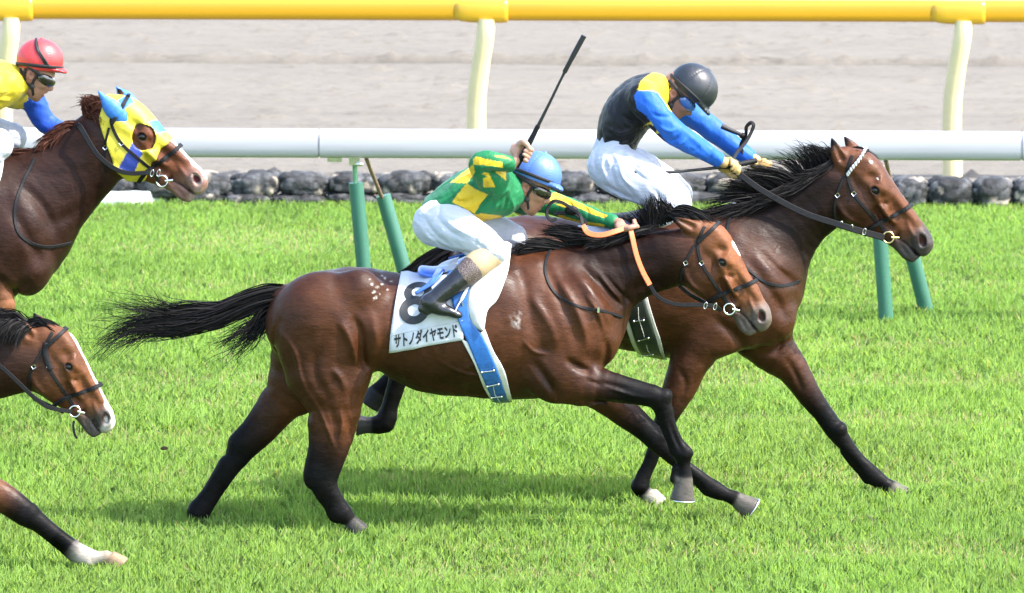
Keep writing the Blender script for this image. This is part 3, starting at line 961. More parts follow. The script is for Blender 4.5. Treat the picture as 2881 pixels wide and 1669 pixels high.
def head_field(F, hd, cols, ears=True):
    """skull, jaw, lips, nostrils, eye sockets, ears; cols: upper, jaw, muzzle"""
    L = hd.L
    cu, cj, cm = cols[:3]
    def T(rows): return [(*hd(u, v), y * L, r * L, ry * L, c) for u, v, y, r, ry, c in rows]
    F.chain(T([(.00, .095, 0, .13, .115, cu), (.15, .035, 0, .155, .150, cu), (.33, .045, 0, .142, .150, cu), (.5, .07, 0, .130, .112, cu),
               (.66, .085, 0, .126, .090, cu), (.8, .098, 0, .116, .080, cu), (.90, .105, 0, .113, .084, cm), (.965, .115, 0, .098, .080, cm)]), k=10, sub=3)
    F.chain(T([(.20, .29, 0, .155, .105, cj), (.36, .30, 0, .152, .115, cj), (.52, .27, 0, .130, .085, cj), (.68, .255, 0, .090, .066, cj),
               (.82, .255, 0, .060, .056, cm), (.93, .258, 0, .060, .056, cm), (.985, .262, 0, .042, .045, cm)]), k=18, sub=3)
    F.chain(T([(.985, .165, 0, .066, .072, cm), (1.0, .15, 0, .05, .06, cm)]), k=12, sub=1)
    for sg in (-1, 1):
        F.ball((*hd(.34, .27), sg * .082 * L, .15 * L, .055 * L, .14 * L, 0), k=14, col=cj)                 # cheek
        F.chain(T([(.30, .015, sg * .125, .040, .035, cu), (.40, .035, sg * .13, .030, .028, cu)]), k=10, sub=1)  # brow
        F.chain(T([(.40, .12, sg * .128, .020, .02, cu), (.55, .145, sg * .10, .022, .02, cu), (.66, .155, sg * .080, .014, .016, cu)]), k=14, sub=2)  # facial crest
        F.chain(T([(.915, .075, sg * .070, .040, .030, cm), (.975, .10, sg * .066, .040, .030, cm)]), k=10, sub=1)   # nostril wing
        F.chain(T([(.908, .078, sg * .105, .020, .03, cm), (.942, .088, sg * .10, .032, .036, cm), (.968, .112, sg * .092, .031, .034, cm)]), k=4, sub=2, op='sub')
        F.chain(T([(.75, .232, sg * .085, .015, .036, cm), (.88, .210, sg * .085, .016, .038, cm), (1.0, .212, sg * .07, .016, .06, cm), (1.08, .20, sg * .0, .008, .05, cm)]), k=5, sub=2, op='sub')  # mouth
        F.ball((*hd(.357, .085), sg * .168 * L, .046 * L, .034 * L, .034 * L, 40), k=7, op='sub')           # eye socket
        F.chain(T([(.12, .035, sg * .150, .055, .022, cu), (.20, .03, sg * .165, .05, .02, cu)]), k=14, sub=1, op='sub')  # temple hollow
        F.chain(T([(.50, .20, sg * .125, .028, .03, cu), (.66, .205, sg * .10, .024, .03, cu)]), k=16, sub=1, op='sub')   # hollow above the jaw
    def RL(amp, wd, *uv): F.relief.append(([hd(*q) for q in uv], wd * L / 317, 1.5 * amp * L / 317, 0))
    RL(-4, 7, (.40, .12), (.54, .150), (.68, .175)); RL(3.5, 9, (.48, .19), (.60, .205), (.72, .205)); RL(-2.6, 4.5, (.44, .20), (.54, .235), (.60, .30)); RL(-2.4, 4.5, (.50, .16), (.60, .20), (.70, .25))
    RL(3.2, 10, (.46, .04), (.62, .062), (.82, .075)); RL(4, 13, (.18, .05), (.26, .01), (.31, .0)); RL(-3, 8, (.16, .38), (.32, .42), (.50, .375)); RL(2.6, 4, (.73, .17), (.77, .215), (.775, .26))
    RL(2.2, 4, (.84, .14), (.88, .17), (.93, .185)); RL(-2.4, 5, (.70, .06), (.80, .10), (.88, .125)); RL(2.5, 6, (.40, .15), (.47, .11), (.50, .07)); RL(2.4, 5, (.82, .25), (.90, .262), (.97, .275))
    for sg in (-1, 1):                                  # eyelids
        F.chain(T([(.308, .090, sg * .142, .011, .011, cu), (.334, .053, sg * .155, .0135, .013, cu), (.370, .050, sg * .154, .0135, .013, cu), (.406, .090, sg * .136, .010, .010, cu)]), k=5, sub=2)
        F.chain(T([(.308, .094, sg * .142, .010, .011, cj), (.342, .119, sg * .147, .0105, .011, cj), (.376, .118, sg * .145, .0105, .011, cj), (.408, .094, sg * .136, .009, .010, cj)]), k=6, sub=2)
        F.chain(T([(.47, .01, sg * .075, .02, .02, cu), (.62, .02, sg * .055, .02, .02, cu), (.78, .03, sg * .045, .018, .02, cu)]), k=16, sub=2)     # nasal bone edge
        F.chain(T([(.60, .10, sg * .108, .020, .016, cu), (.74, .12, sg * .098, .018, .016, cu)]), k=14, sub=1, op='sub')
    for sg, (bx, by, tx, ty, w) in ((-1, hd.near), (1, hd.far)) if ears else ():
        mx, my = bx * .5 + tx * .5, by * .5 + ty * .5
        o = sg * .075 * L
        F.chain([(bx, by, o * 1.0, 17 * w, 16, cu), (bx * .72 + tx * .28, by * .72 + ty * .28, o * 1.12, 20 * w, 13, cu),
                 (mx, my, o * 1.2, 17 * w, 10, cu), (bx * .2 + tx * .8, by * .2 + ty * .8, o * 1.2, 9 * w, 6, cols[3]), (tx, ty, o * 1.18, 3.2, 3.2, cols[3])], k=8, sub=2)
        qx, qy = (by - ty), -(bx - tx)                  # hollow faces forward and out
        ql = math.hypot(qx, qy); qx, qy = qx / ql, qy / ql
        if qx < 0: qx, qy = -qx, -qy
        F.chain([(bx * .75 + tx * .25 + 5 * qx, by * .75 + ty * .25 + 5 * qy, o * 1.12 + sg * 13, 10 * w, 9, cols[3]), (bx * .25 + tx * .75 + 3 * qx, by * .25 + ty * .75 + 3 * qy, o * 1.2 + sg * 8, 5 * w, 5, cols[3])], k=4, sub=1, op='sub', paint=False)
def hide(seed):
    """skin that is not glass-smooth: shallow sinews and slack running along the body"""
    def fn(X, Y, Z):
        a = vnoise(X * 9 + seed, Y * 9, Z * 15 + seed) - .5
        b = vnoise(X * 26 + seed, Y * 22, Z * 34) - .5
        return .0052 * a + .0020 * b
    return fn
def head_marks(v, col, hd, Y0):
    """coat markings that every horse here has: dark nostrils and mouth, dark skin round the eye"""
    px, py = to_px(v)
    u, w = hd.uv(px, py)
    def blob(u0, v0, ru, rv, c, soft=.35, m=None):
        d = np.sqrt(((u - u0) / ru) ** 2 + ((w - v0) / rv) ** 2)
        a = np.clip((1 - d) / soft + .5, 0, 1)
        if m is not None: a = a * m
        col[:] = col * (1 - a[:, None]) + np.array(c) * a[:, None]
    blob(.945, .094, .047, .035, PINK)
    blob(.357, .087, .046, .034, (.008, .006, .0055))
    d = np.full(len(u), 9.0)
    for (a0, b0), (a1, b1) in (((.75, .232), (.88, .208)), ((.88, .208), (1.0, .208)), ((1.0, .208), (1.08, .20))):
        t = np.clip(((u - a0) * (a1 - a0) + (w - b0) * (b1 - b0)) / ((a1 - a0) ** 2 + (b1 - b0) ** 2), 0, 1)
        d = np.minimum(d, np.hypot(u - a0 - t * (a1 - a0), w - b0 - t * (b1 - b0)))
    a = np.clip(1.3 - d / .012, 0, 1)
    col[:] = col * (1 - a[:, None]) + np.array(PINK) * .4 * a[:, None]
    return px, py, u, w, blob

def strands(F, guides, n, m=14, jit=8, r0=1.5, spread=None, seed=1, lock=6.0, gather=.72, cols=((.0045, .0042, .0048), (.010, .008, .0075)), len_lo=.65, curl=2.5):
    """tapered hairs between neighbouring guide lines; guides: lists of (px, py, dy)"""
    g = np.random.default_rng(seed)
    gs = [catmull([list(F.pt(q)) for q in L], 8) for L in guides]
    def resample(a):
        d = np.r_[0, np.cumsum(np.linalg.norm(np.diff(a, axis=0), axis=1))]
        t = np.linspace(0, d[-1], m)
        return np.stack([np.interp(t, d, a[:, i]) for i in range(3)], 1)
    gs = np.array([resample(a) for a in gs])
    ng = len(gs)
    s_ = 1 / S(F.Y0)
    pos = g.random(n) * (ng - 1)
    i0 = np.minimum(pos.astype(int), ng - 2)
    t = (pos - i0)[:, None, None]
    p = gs[i0] * (1 - t) + gs[i0 + 1] * t
    clump = (pos * lock + g.normal(size=n) * .25).clip(0).astype(int)
    cpos = np.clip((clump + .5 + g.random(clump.max() + 1)[clump] * .6 - .3) / lock, 0, ng - 1 - 1e-6)
    ci = np.minimum(cpos.astype(int), ng - 2); ct = (cpos - ci)[:, None, None]
    cen = gs[ci] * (1 - ct) + gs[ci + 1] * ct
    w0 = np.linspace(0, 1, m)[None, :, None]
    own_g = gather * (.6 + .5 * g.random((n, 1, 1)))
    p = cen + (p - cen) * (1 - np.clip(own_g, 0, .95) * w0 ** .8)
    cj = g.normal(size=(clump.max() + 1, 3))[clump]
    w = np.linspace(0, 1, m)[None, :, None]
    own = g.normal(size=(n, 1, 3))
    p = p + (cj[:, None] * .8 + own * .34) * jit * s_ * w ** 1.3 + own * jit * .35 * s_
    ph, fr = g.random((n, 1, 3)) * 6.28, 1 + g.random((n, 1, 1)) * 1.5
    p = p + np.sin(w * fr * 5 + ph) * curl * s_ * w
    ln = len_lo + (1 - len_lo) * g.random(n)
    k = np.arange(m) / (m - 1)
    q = np.empty_like(p)
    for i in range(n):
        kk = k * ln[i]
        for c in range(3): q[i, :, c] = np.interp(kk, k, p[i, :, c])
    tan = np.gradient(q, axis=1); tan /= np.linalg.norm(tan, axis=2)[..., None] + 1e-9
    a = np.cross(tan, [0, 1.0, 0.15]); a /= np.linalg.norm(a, axis=2)[..., None] + 1e-9
    b = np.cross(tan, a)
    rad = (r0 * s_ * (.6 + .8 * g.random(n)))[:, None] * (1 - .85 * k ** 1.5)[None]
    roll = (g.normal(size=n) * .7)[:, None, None]
    wv = np.cos(roll) * a + np.sin(roll) * b
    v = np.stack([q - wv * rad[..., None] * 1.25, q + wv * rad[..., None] * 1.25], 2)
    base = np.arange(n)[:, None] * m * 2 + np.arange(m - 1)[None] * 2
    f = np.stack([base, base + 1, base + 3, base + 2], -1).reshape(-1, 4)
    c0, c1 = np.array(cols[0]), np.array(cols[1])
    mix = g.random((n, 1)) ** 2
    col = np.repeat(c0 * (1 - mix) + c1 * mix, m * 2, axis=0)
    return v.reshape(-1, 3), f, col

def tendon(F, a, b, side, dy, r=9, col=None, off=15):
    """the flexor tendon standing off the back of a cannon bone between a and b (px)"""
    col = col or BLK
    a, b = np.array(a, float), np.array(b, float)
    d = (b - a) / np.linalg.norm(b - a); n = np.array([-d[1], d[0]]) * side
    q = [a + n * off * .8, a + (b - a) * .35 + n * off, a + (b - a) * .75 + n * off, b + n * off * 1.15, b + d * 10 + n * off * 1.2]
    F.chain([(*p, dy, r * k, r * k * .9, col) for p, k in zip(q, (1, .95, 1, 1.15, 1))], k=5, sub=2)
def hair(name, F, sets, parent, **kw):
    V, Fc, C, n = [], [], [], 0
    for i, s_ in enumerate(sets):
        g, cnt = s_[0], s_[1]
        o = dict(kw); o.update(s_[2] if len(s_) > 2 else {})
        v, f, c = strands(F, g, cnt, seed=i * 7 + len(sets), **o)
        V.append(v); Fc.append(f + n); C.append(c); n += len(v)
    o = obj(name, np.vstack(V), np.vstack(Fc), M['hair'], parent, col=np.vstack(C))
    return o

def strap(bvh, pts, width, Y0, thick=3.4, off=0.004, mirror=True, sub=5, mb=None):
    """a strap laid on the body along picture points, and its twin on the other side"""
    s_ = 1 / S(Y0)
    c = catmull([list(p[:2]) for p in pts], sub)
    q = [cast(bvh, x, y, off, Y0) for x, y in c]
    p, n = np.array([a for a, _ in q]), np.array([b for _, b in q])
    for _ in range(2):
        if len(n) > 4: n[1:-1] = (n[:-2] + n[1:-1] * 2 + n[2:]) / 4
        if len(p) > 4: p[1:-1] = (p[:-2] + p[1:-1] * 2 + p[2:]) / 4
    v, f = ribbon(p, n, width * s_, thick * s_)
    mb = mb or MB()
    mb.add(v, f)
    if mirror:
        v2 = np.array(v); v2[:, 1] = 2 * Y0 - v2[:, 1]
        mb.add(v2, [x[::-1] for x in f])
    return mb
def patch(bvh, left, right, Y0, off=0.008, nu=20, nv=40, thick=0.004, mirror=True, bulge=None, smooth_it=2):
    """a sheet of cloth or leather laid over the body between two edge lines given as picture points"""
    l, r = catmull(left, 8), catmull(right, 8)
    def rs(a):
        d = np.r_[0, np.cumsum(np.hypot(*np.diff(a, axis=0).T))]
        t = np.linspace(0, d[-1], nv)
        return np.stack([np.interp(t, d, a[:, i]) for i in range(2)], 1)
    l, r = rs(l), rs(r)
    p = np.empty((nv, nu, 3)); nn = np.empty((nv, nu, 3))
    for i in range(nv):
        for j in range(nu):
            t = j / (nu - 1)
            x, y = l[i] * (1 - t) + r[i] * t
            o = off + (bulge(t, i / (nv - 1)) if bulge else 0)
            p[i, j], nn[i, j] = cast(bvh, x, y, o, Y0)
    for _ in range(smooth_it):
        p[1:-1] = (p[:-2] + 2 * p[1:-1] + p[2:]) / 4
        p[:, 1:-1] = (p[:, :-2] + 2 * p[:, 1:-1] + p[:, 2:]) / 4
    v = np.vstack([p.reshape(-1, 3), (p - nn * thick).reshape(-1, 3)])
    m = nu * nv
    idx = np.arange(m).reshape(nv, nu)
    f = []
    for i in range(nv - 1):
        for j in range(nu - 1):
            a, b, c, d = idx[i, j], idx[i, j + 1], idx[i + 1, j + 1], idx[i + 1, j]
            f.append([a, d, c, b]); f.append([a + m, b + m, c + m, d + m])
    bd = list(idx[0, :]) + list(idx[1:, -1]) + list(idx[-1, ::-1][1:]) + list(idx[::-1, 0][1:-1])
    for a, b in zip(bd, bd[1:] + bd[:1]): f.append([a, b, b + m, a + m])
    if mirror:
        v2 = v.copy(); v2[:, 1] = 2 * Y0 - v2[:, 1]
        f += [[i + len(v) for i in q][::-1] for q in f]
        v = np.vstack([v, v2])
    return v, f

def eyes(parent, F, hd):
    for sg in (-1, 1):
        c = F.pt((*hd(.357, .086), sg * .128 * hd.L))
        v, f = ellipsoid(c, np.array([.042, .031, .036]) * hd.L / S(F.Y0))
        obj('eye', v, f, M['eye'], parent)

def bridle(parent, bvh, F, hd, Y0, white_brow=False, ring_m='steel', ring_uv=(.717, .278), extra=None):
    L = hd.L; s_ = 1 / S(Y0)
    mb = strap(bvh, [hd(*q) for q in ((.01, .02), (.05, .10), (.085, .155), (.235, .234), (.438, .253), (.611, .262), (.69, .272))], 9, Y0)
    strap(bvh, [hd(*q) for q in ((.086, .19), (.149, .332), (.226, .445), (.30, .50))], 7, Y0, mb=mb)
    br = mb.build('bridle', M['leather'], parent, smooth=False)
    b2 = strap(bvh, [hd(*q) for q in ((.055, -.13), (.068, -.03), (.074, .06), (.085, .15))], 11, Y0, off=0.009, thick=6)
    b2.build('browband', M['white_trim'] if white_brow else M['leather'], br, smooth=False)
    b3 = strap(bvh, [hd(*q) for q in ((.665, -.055), (.645, .03), (.615, .13), (.575, .25), (.56, .33), (.56, .40))], 12, Y0, off=0.0115, thick=6)
    b3.build('noseband', M['leather'], br, smooth=False)
    for q in ((.25, .236), (.16, .345)):
        p, n = cast(bvh, *hd(*q), 0.010, Y0)
        t = np.cross(n, [0, 1, 0.3]); t /= np.linalg.norm(t)
        v, f = ring(p, 7 * s_, 1.6 * s_, t, np.cross(n, t), 4, 5)
        obj('buckle', v, f, M['steel'], br, smooth=False)
    for sg in (-1, 1):
        p, n = cast(bvh, *hd(*ring_uv), 0.014, Y0)
        if sg > 0: p = p * [1, -1, 1] + [0, 2 * Y0, 0]
        v, f = ring(p, 15.5 * s_, 2.6 * s_, np.array([1.0, 0, 0]), np.array([0, -.12 * sg, 1.0]), 24, 7)
        obj('bit_ring', v, f, M[ring_m], br)
        q = F.pt((*hd(.79, .222), sg * 26))
        pts = np.array([p + [8 * s_, 0, 0], q])
        v, f = tube(pts, 4 * s_, 7)
        obj('bit_bar', v, f, M[ring_m], br)
    return br
def shoe(parent, F, a, b, r, dy):
    """the plate on a hoof: a thin horseshoe along the sole"""
    s_ = 1 / S(F.Y0)
    A, B = F.pt((*a, dy)), F.pt((*b, dy))
    ax = B - A; ax /= np.linalg.norm(ax)
    u = np.cross([0, 1.0, 0], ax); u /= np.linalg.norm(u); w = np.array([0, 1.0, 0])
    if u[0] < 0: u = -u
    pts = [B + ax * .002 + r * s_ * (math.cos(t) * u + .86 * math.sin(t) * w) for t in np.linspace(-2.4, 2.4, 24)]
    obj('horseshoe', *tube(pts, 3.2 * s_, 6), M['steel'], parent)
def poly_px(pts, Yv):
    return np.array([P(x, y, Yv) for x, y in pts])
def add_legs(F, legs):
    for pts, k, hoof in legs:
        F.chain(pts, k=k, sub=2)
        if hoof: F.hoof(*hoof)

# ---------------- the bay in front (number 8) ----------------
def horse_bay8():
    Y0 = 0.0
    F = Field(Y0, 0.0060)
    B, D = BAY, BAYD
    F.chain([(872, 908, 0, 126, 150, B), (985, 902, 0, 151, 166, B), (1100, 906, 0, 140, 160, B), (1220, 938, 0, 168, 172, B), (1340, 926, 0, 193, 176, B),
             (1446, 913, 0, 213, 164, B), (1550, 908, 0, 198, 148, B), (1612, 895, 0, 140, 130, B)], k=30, sub=3)
    # neck
    F.chain([(1600, 850, 0, 150, 100, D), (1690, 792, 0, 118, 70, D), (1790, 752, 0, 90, 52, D), (1880, 728, 0, 80, 46, D), (1945, 712, 0, 74, 44, B)], k=40, sub=3)
    # breast, shoulder, upper arm
    for sg in (-1, 1):
        F.ball((1600, 930, sg * 92, 105, 62, 150, 25), k=30, col=B)
        F.ball((1676, 962, sg * 66, 64, 60, 74, 10), k=24, col=B)
        F.ball((1555, 1040, sg * 108, 80, 48, 85, 35), k=26, col=B)
        F.ball((905, 868, sg * 92, 120, 78, 105, -10), k=30, col=B)
        F.ball((1010, 820, sg * 108, 70, 50, 62, 20), k=26, col=B)          # point of the hip
        F.ball((1330, 900, sg * 120, 170, 62, 150, 0), k=40, col=B)
    # near fore: forearm level, cannon hanging
    add_legs(F, [([(1575, 1070, -96, 66, 52, B), (1630, 1078, -104, 62, 48, B), (1690, 1086, -106, 50, 40, BAYD), (1760, 1098, -106, 38, 32, BLK), (1815, 1110, -106, 33, 28, BLK),
                   (1848, 1120, -106, 32, 28, BLK), (1868, 1155, -106, 26, 23, BLK), (1884, 1200, -106, 19, 16, BLK), (1903, 1245, -106, 20, 17, BLK), (1919, 1276, -106, 26, 22, BLK),
                   (1925, 1310, -106, 18, 17, BLK), (1926, 1340, -106, 22, 20, BLK)], 26, ((1925, 1346, -106), (1920, 1407, -106), 24, 35, .86, 5, HOOFC)),
                  ([(1600, 1052, 86, 66, 50, B), (1695, 1108, 90, 50, 40, B), (1765, 1166, 92, 41, 34, BAYD), (1812, 1204, 92, 34, 30, BLK), (1846, 1236, 92, 33, 29, BLK),
                   (1880, 1270, 92, 26, 23, BLK), (1925, 1310, 92, 19, 16, BLK), (1975, 1350, 92, 20, 17, BLK), (2008, 1376, 92, 26, 22, BLK), (2042, 1392, 92, 19, 17, BLK),
                   (2070, 1404, 92, 22, 20, BLK)], 26, ((2074, 1408, 92), (2117, 1434, 92), 23, 36, .86, 5, HOOFC))])
    F.chain([(1902, 1318, -106, 12, 12, BLK), (1897, 1348, -106, 13, 14, BLK)], k=9, sub=1)      # heel of the hanging foot
    tendon(F, (1864, 1160), (1908, 1256), 1, -106, r=8, off=17)
    tendon(F, (1888, 1282), (1992, 1366), 1, 92, r=8, off=16)
    tendon(F, (918, 1376), (952, 1432), 1, -98, r=9, off=19)
    tendon(F, (644, 1318), (574, 1428), 1, 92, r=9, off=17)
    F.chain([(888, 1190, -98, 13, 12, BAYD), (886, 1250, -98, 10, 10, BLK), (880, 1318, -98, 14, 12, BLK), (874, 1346, -98, 13, 12, BLK)], k=9, sub=2)     # Achilles tendons
    F.chain([(752, 1128, 92, 14, 12, BAYD), (700, 1198, 92, 10, 10, BLK), (664, 1240, 92, 13, 12, BLK)], k=9, sub=2)
    F.ball((1872, 1118, -106, 17, 24, 24, 30), k=8, col=BLK)
    F.ball((1860, 1228, 92, 22, 26, 20, 40), k=8, col=BLK)
    F.ball((1928, 1277, -116, 20, 14, 22, 60), k=8, col=BLK)
    F.ball((1868, 1116, -106, 17, 22, 22, 30), k=10, col=BLK)                                    # knee cap
    # hind
    add_legs(F, [([(890, 935, -84, 122, 76, B), (912, 1035, -92, 117, 70, B), (942, 1112, -96, 82, 56, B), (943, 1189, -98, 63, 44, B), (933, 1259, -98, 50, 36, BAYD),
                   (916, 1316, -98, 43, 30, BLK), (910, 1352, -98, 38, 27, BLK), (930, 1386, -98, 25, 20, BLK), (952, 1418, -98, 21, 17, BLK), (966, 1444, -98, 27, 22, BLK),
                   (988, 1468, -98, 19, 17, BLK)], 40, ((986, 1470, -98), (1010, 1500, -98), 24, 34, .86, 5, (.03, .027, .024))),
                  ([(880, 950, 80, 115, 72, B), (850, 1060, 88, 96, 62, B), (800, 1130, 92, 58, 42, B), (740, 1208, 92, 42, 32, BAYD), (684, 1264, 92, 37, 28, BLK),
                   (652, 1308, 92, 29, 22, BLK), (622, 1362, 92, 21, 17, BLK), (588, 1414, 92, 21, 17, BLK), (558, 1452, 92, 29, 23, BLK), (548, 1476, 92, 23, 20, BLK)], 40,
                   ((548, 1474, 92), (556, 1512, 92), 28, 38, .86, 5, HOOFC))])
    F.chain([(890, 1296, -98, 18, 14, BLK), (880, 1342, -98, 15, 14, BLK)], k=10, sub=1)         # points of the hocks
    F.chain([(692, 1216, 92, 17, 14, BLK), (664, 1242, 92, 14, 14, BLK)], k=10, sub=1)
    F.ball((985, 1060, -100, 52, 38, 62, 20), k=24, col=B)                                       # stifle
    F.chain([(800, 830, 0, 26, 24, D), (765, 836, 0, 22, 20, BLK), (725, 850, 0, 14, 13, BLK)], k=16, sub=2)  # dock
    hd = Head((1985, 632), (2177, 885), (1966, 652, 1884, 609, 1.0), (1985, 640, 1905, 598, 1.0))
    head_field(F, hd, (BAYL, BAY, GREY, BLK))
    # muscle lines
    F.post.append(hide(3))
    F.relief += [([(765, 960), (772, 1010), (795, 1068), (850, 1130)], 9, 7, -1), ([(800, 865), (778, 930), (790, 1010), (842, 1100)], 9, 5, -1),
                 ([(905, 960), (889, 1000), (900, 1050), (940, 1110)], 12, 6, -1), ([(955, 870), (985, 920), (1003, 975), (1006, 1010)], 11, -6, 0),
                 ([(990, 860), (1018, 915), (1022, 985), (1040, 1030)], 12, 8, 0), ([(1046, 850), (1060, 930), (1050, 1000)], 13, -5, 0),
                 ([(935, 1010), (962, 1040), (975, 1080)], 9, -5, -1), ([(925, 1110), (950, 1180), (945, 1250)], 9, 5, -1), ([(975, 1130), (985, 1190), (965, 1260)], 8, 4, -1),
                 ([(1455, 740), (1480, 820), (1500, 900), (1545, 985)], 18, 6, 0), ([(1520, 720), (1565, 800), (1600, 880), (1625, 960)], 14, 5, 0),
                 ([(1600, 740), (1650, 790), (1690, 850), (1725, 905)], 14, -6, 0), ([(1628, 728), (1690, 800), (1745, 868)], 9, 6, 0),
                 ([(1500, 990), (1540, 1050), (1575, 1105)], 11, 8, 0), ([(1590, 985), (1625, 1012), (1665, 1030)], 10, 8, 0),
                 ([(1700, 930), (1705, 980), (1690, 1030)], 9, 6, -1), ([(1640, 1045), (1700, 1060), (1770, 1075)], 7, 5, -1), ([(1620, 1100), (1690, 1110), (1760, 1112)], 7, 4, -1),
                 ([(1660, 720), (1730, 740), (1800, 735), (1870, 720)], 16, 5, 0), ([(1740, 850), (1800, 800), (1880, 780)], 14, 5, 0),
                 ([(1130, 1010), (1230, 1060), (1340, 1080), (1440, 1070)], 16, 4, 0), ([(1170, 830), (1180, 900), (1210, 980)], 12, 3, 0), ([(1215, 835), (1225, 900), (1250, 980)], 12, 3, 0),
                 ([(1878, 1160), (1897, 1215), (1915, 1250)], 5, 4, -1),
                 ([(1230, 985), (1290, 1020), (1360, 1035), (1430, 1028)], 5, -3.2, -1), ([(1290, 1020), (1340, 1000), (1400, 1005)], 5, -2.6, -1), ([(1470, 930), (1500, 965), (1540, 975)], 5, -3, -1),
                 ([(1640, 1030), (1700, 1062), (1770, 1090), (1820, 1098)], 5, -3, -1), ([(1600, 1125), (1680, 1122), (1750, 1122)], 6, -3, -1), ([(870, 1080), (905, 1140), (930, 1200), (950, 1250)], 6, -3.5, -1),
                 ([(960, 1120), (965, 1180), (940, 1250)], 5, -3, -1), ([(780, 900), (830, 960), (850, 1040), (880, 1110)], 7, -3.5, -1), ([(1640, 800), (1680, 860), (1700, 920)], 6, -4, -1),
                 ([(1655, 770), (1700, 830), (1735, 880)], 5, 5, -1), ([(1672, 760), (1715, 815), (1752, 858)], 5, 5, -1), ([(1690, 750), (1735, 805), (1775, 845)], 5, 4, -1),
                 ([(1560, 760), (1610, 830), (1640, 900), (1650, 960)], 10, -5, -1), ([(1480, 800), (1540, 880), (1570, 960)], 12, -4, -1),
                 ([(2000, 790), (2030, 820), (2060, 830)], 4, -2, -1), ([(2060, 760), (2085, 800), (2100, 840)], 4, -2.2, -1), ([(2000, 700), (2010, 740), (1990, 790)], 6, 3, -1)]
    F.relief = [(a, b * 1.05, k * 1.55, s) for a, b, k, s in F.relief]
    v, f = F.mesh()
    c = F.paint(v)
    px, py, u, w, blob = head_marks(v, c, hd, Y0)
    near = (v[:, 1] < Y0 + .03)
    # white star, sweat and foam marks on the coat
    def spot(x, y, rx, ry, a_=1.0, colr=WHT, an=0):
        ca, sa = math.cos(R(an)), math.sin(R(an))
        d = np.hypot(((px - x) * ca + (py - y) * sa) / rx, (-(px - x) * sa + (py - y) * ca) / ry)
        a = np.clip((1 - d) * 2.2, 0, 1) * a_ * (v[:, 1] < Y0 + .25)
        c[:] = c * (1 - a[:, None]) + np.array(colr) * a[:, None]
    spot(2068, 692, 17, 6.5, 1, WHT, 62)
    spot(2078, 710, 12, 4, 1, WHT, 62)
    for q in [(1046, 800, 9, 6), (1062, 808, 10, 5), (1075, 800, 9, 4), (1052, 822, 12, 5), (1056, 838, 14, 6), (1083, 783, 6, 9), (1090, 815, 7, 4), (1040, 786, 5, 4), (1075, 776, 6, 4), (1068, 828, 5, 4), (1100, 792, 6, 4)]:
        spot(q[0], q[1], q[2] * .6, q[3] * .66, .55, WHT, -20)
    for i in range(26):
        g = rng.normal(size=2)
        spot(1455 + g[0] * 9, 903 + g[1] * 13, 3 + rng.random() * 3, 3 + rng.random() * 4, .26, (.34, .32, .3))
    # topline is a darker brown, belly and upper neck are darkened; the legs' black runs up the cannons
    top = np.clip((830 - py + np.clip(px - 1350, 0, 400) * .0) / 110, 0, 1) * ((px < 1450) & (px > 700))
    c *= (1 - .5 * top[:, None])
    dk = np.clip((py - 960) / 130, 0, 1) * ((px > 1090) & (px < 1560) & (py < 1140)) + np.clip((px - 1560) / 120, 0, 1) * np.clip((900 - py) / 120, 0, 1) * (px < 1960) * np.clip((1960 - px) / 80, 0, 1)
    c *= (1 - .38 * np.clip(dk, 0, 1)[:, None])     # darker on belly and neck
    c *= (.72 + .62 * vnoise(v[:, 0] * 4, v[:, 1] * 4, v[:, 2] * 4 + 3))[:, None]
    root = empty('racehorse', (P(1300, 1492, Y0)[0], Y0, 0), 'bay racehorse in front wearing the number 8 cloth and orange reins, galloping at full stretch', 'horse', 'racehorses galloping along the turf')
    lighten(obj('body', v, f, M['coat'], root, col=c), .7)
    bvh = bvh_of(v, f)
    eyes(root, F, hd)
    shoe(root, F, (2074, 408 + 1000), (2117, 1434), 34, 92)
    shoe(root, F, (1925, 1346), (1920, 1407), 33, -106)
    # mane, forelock, tail
    crest = [(1900, 610), (1850, 628), (1800, 645), (1740, 660), (1680, 676), (1620, 690), (1560, 700)]
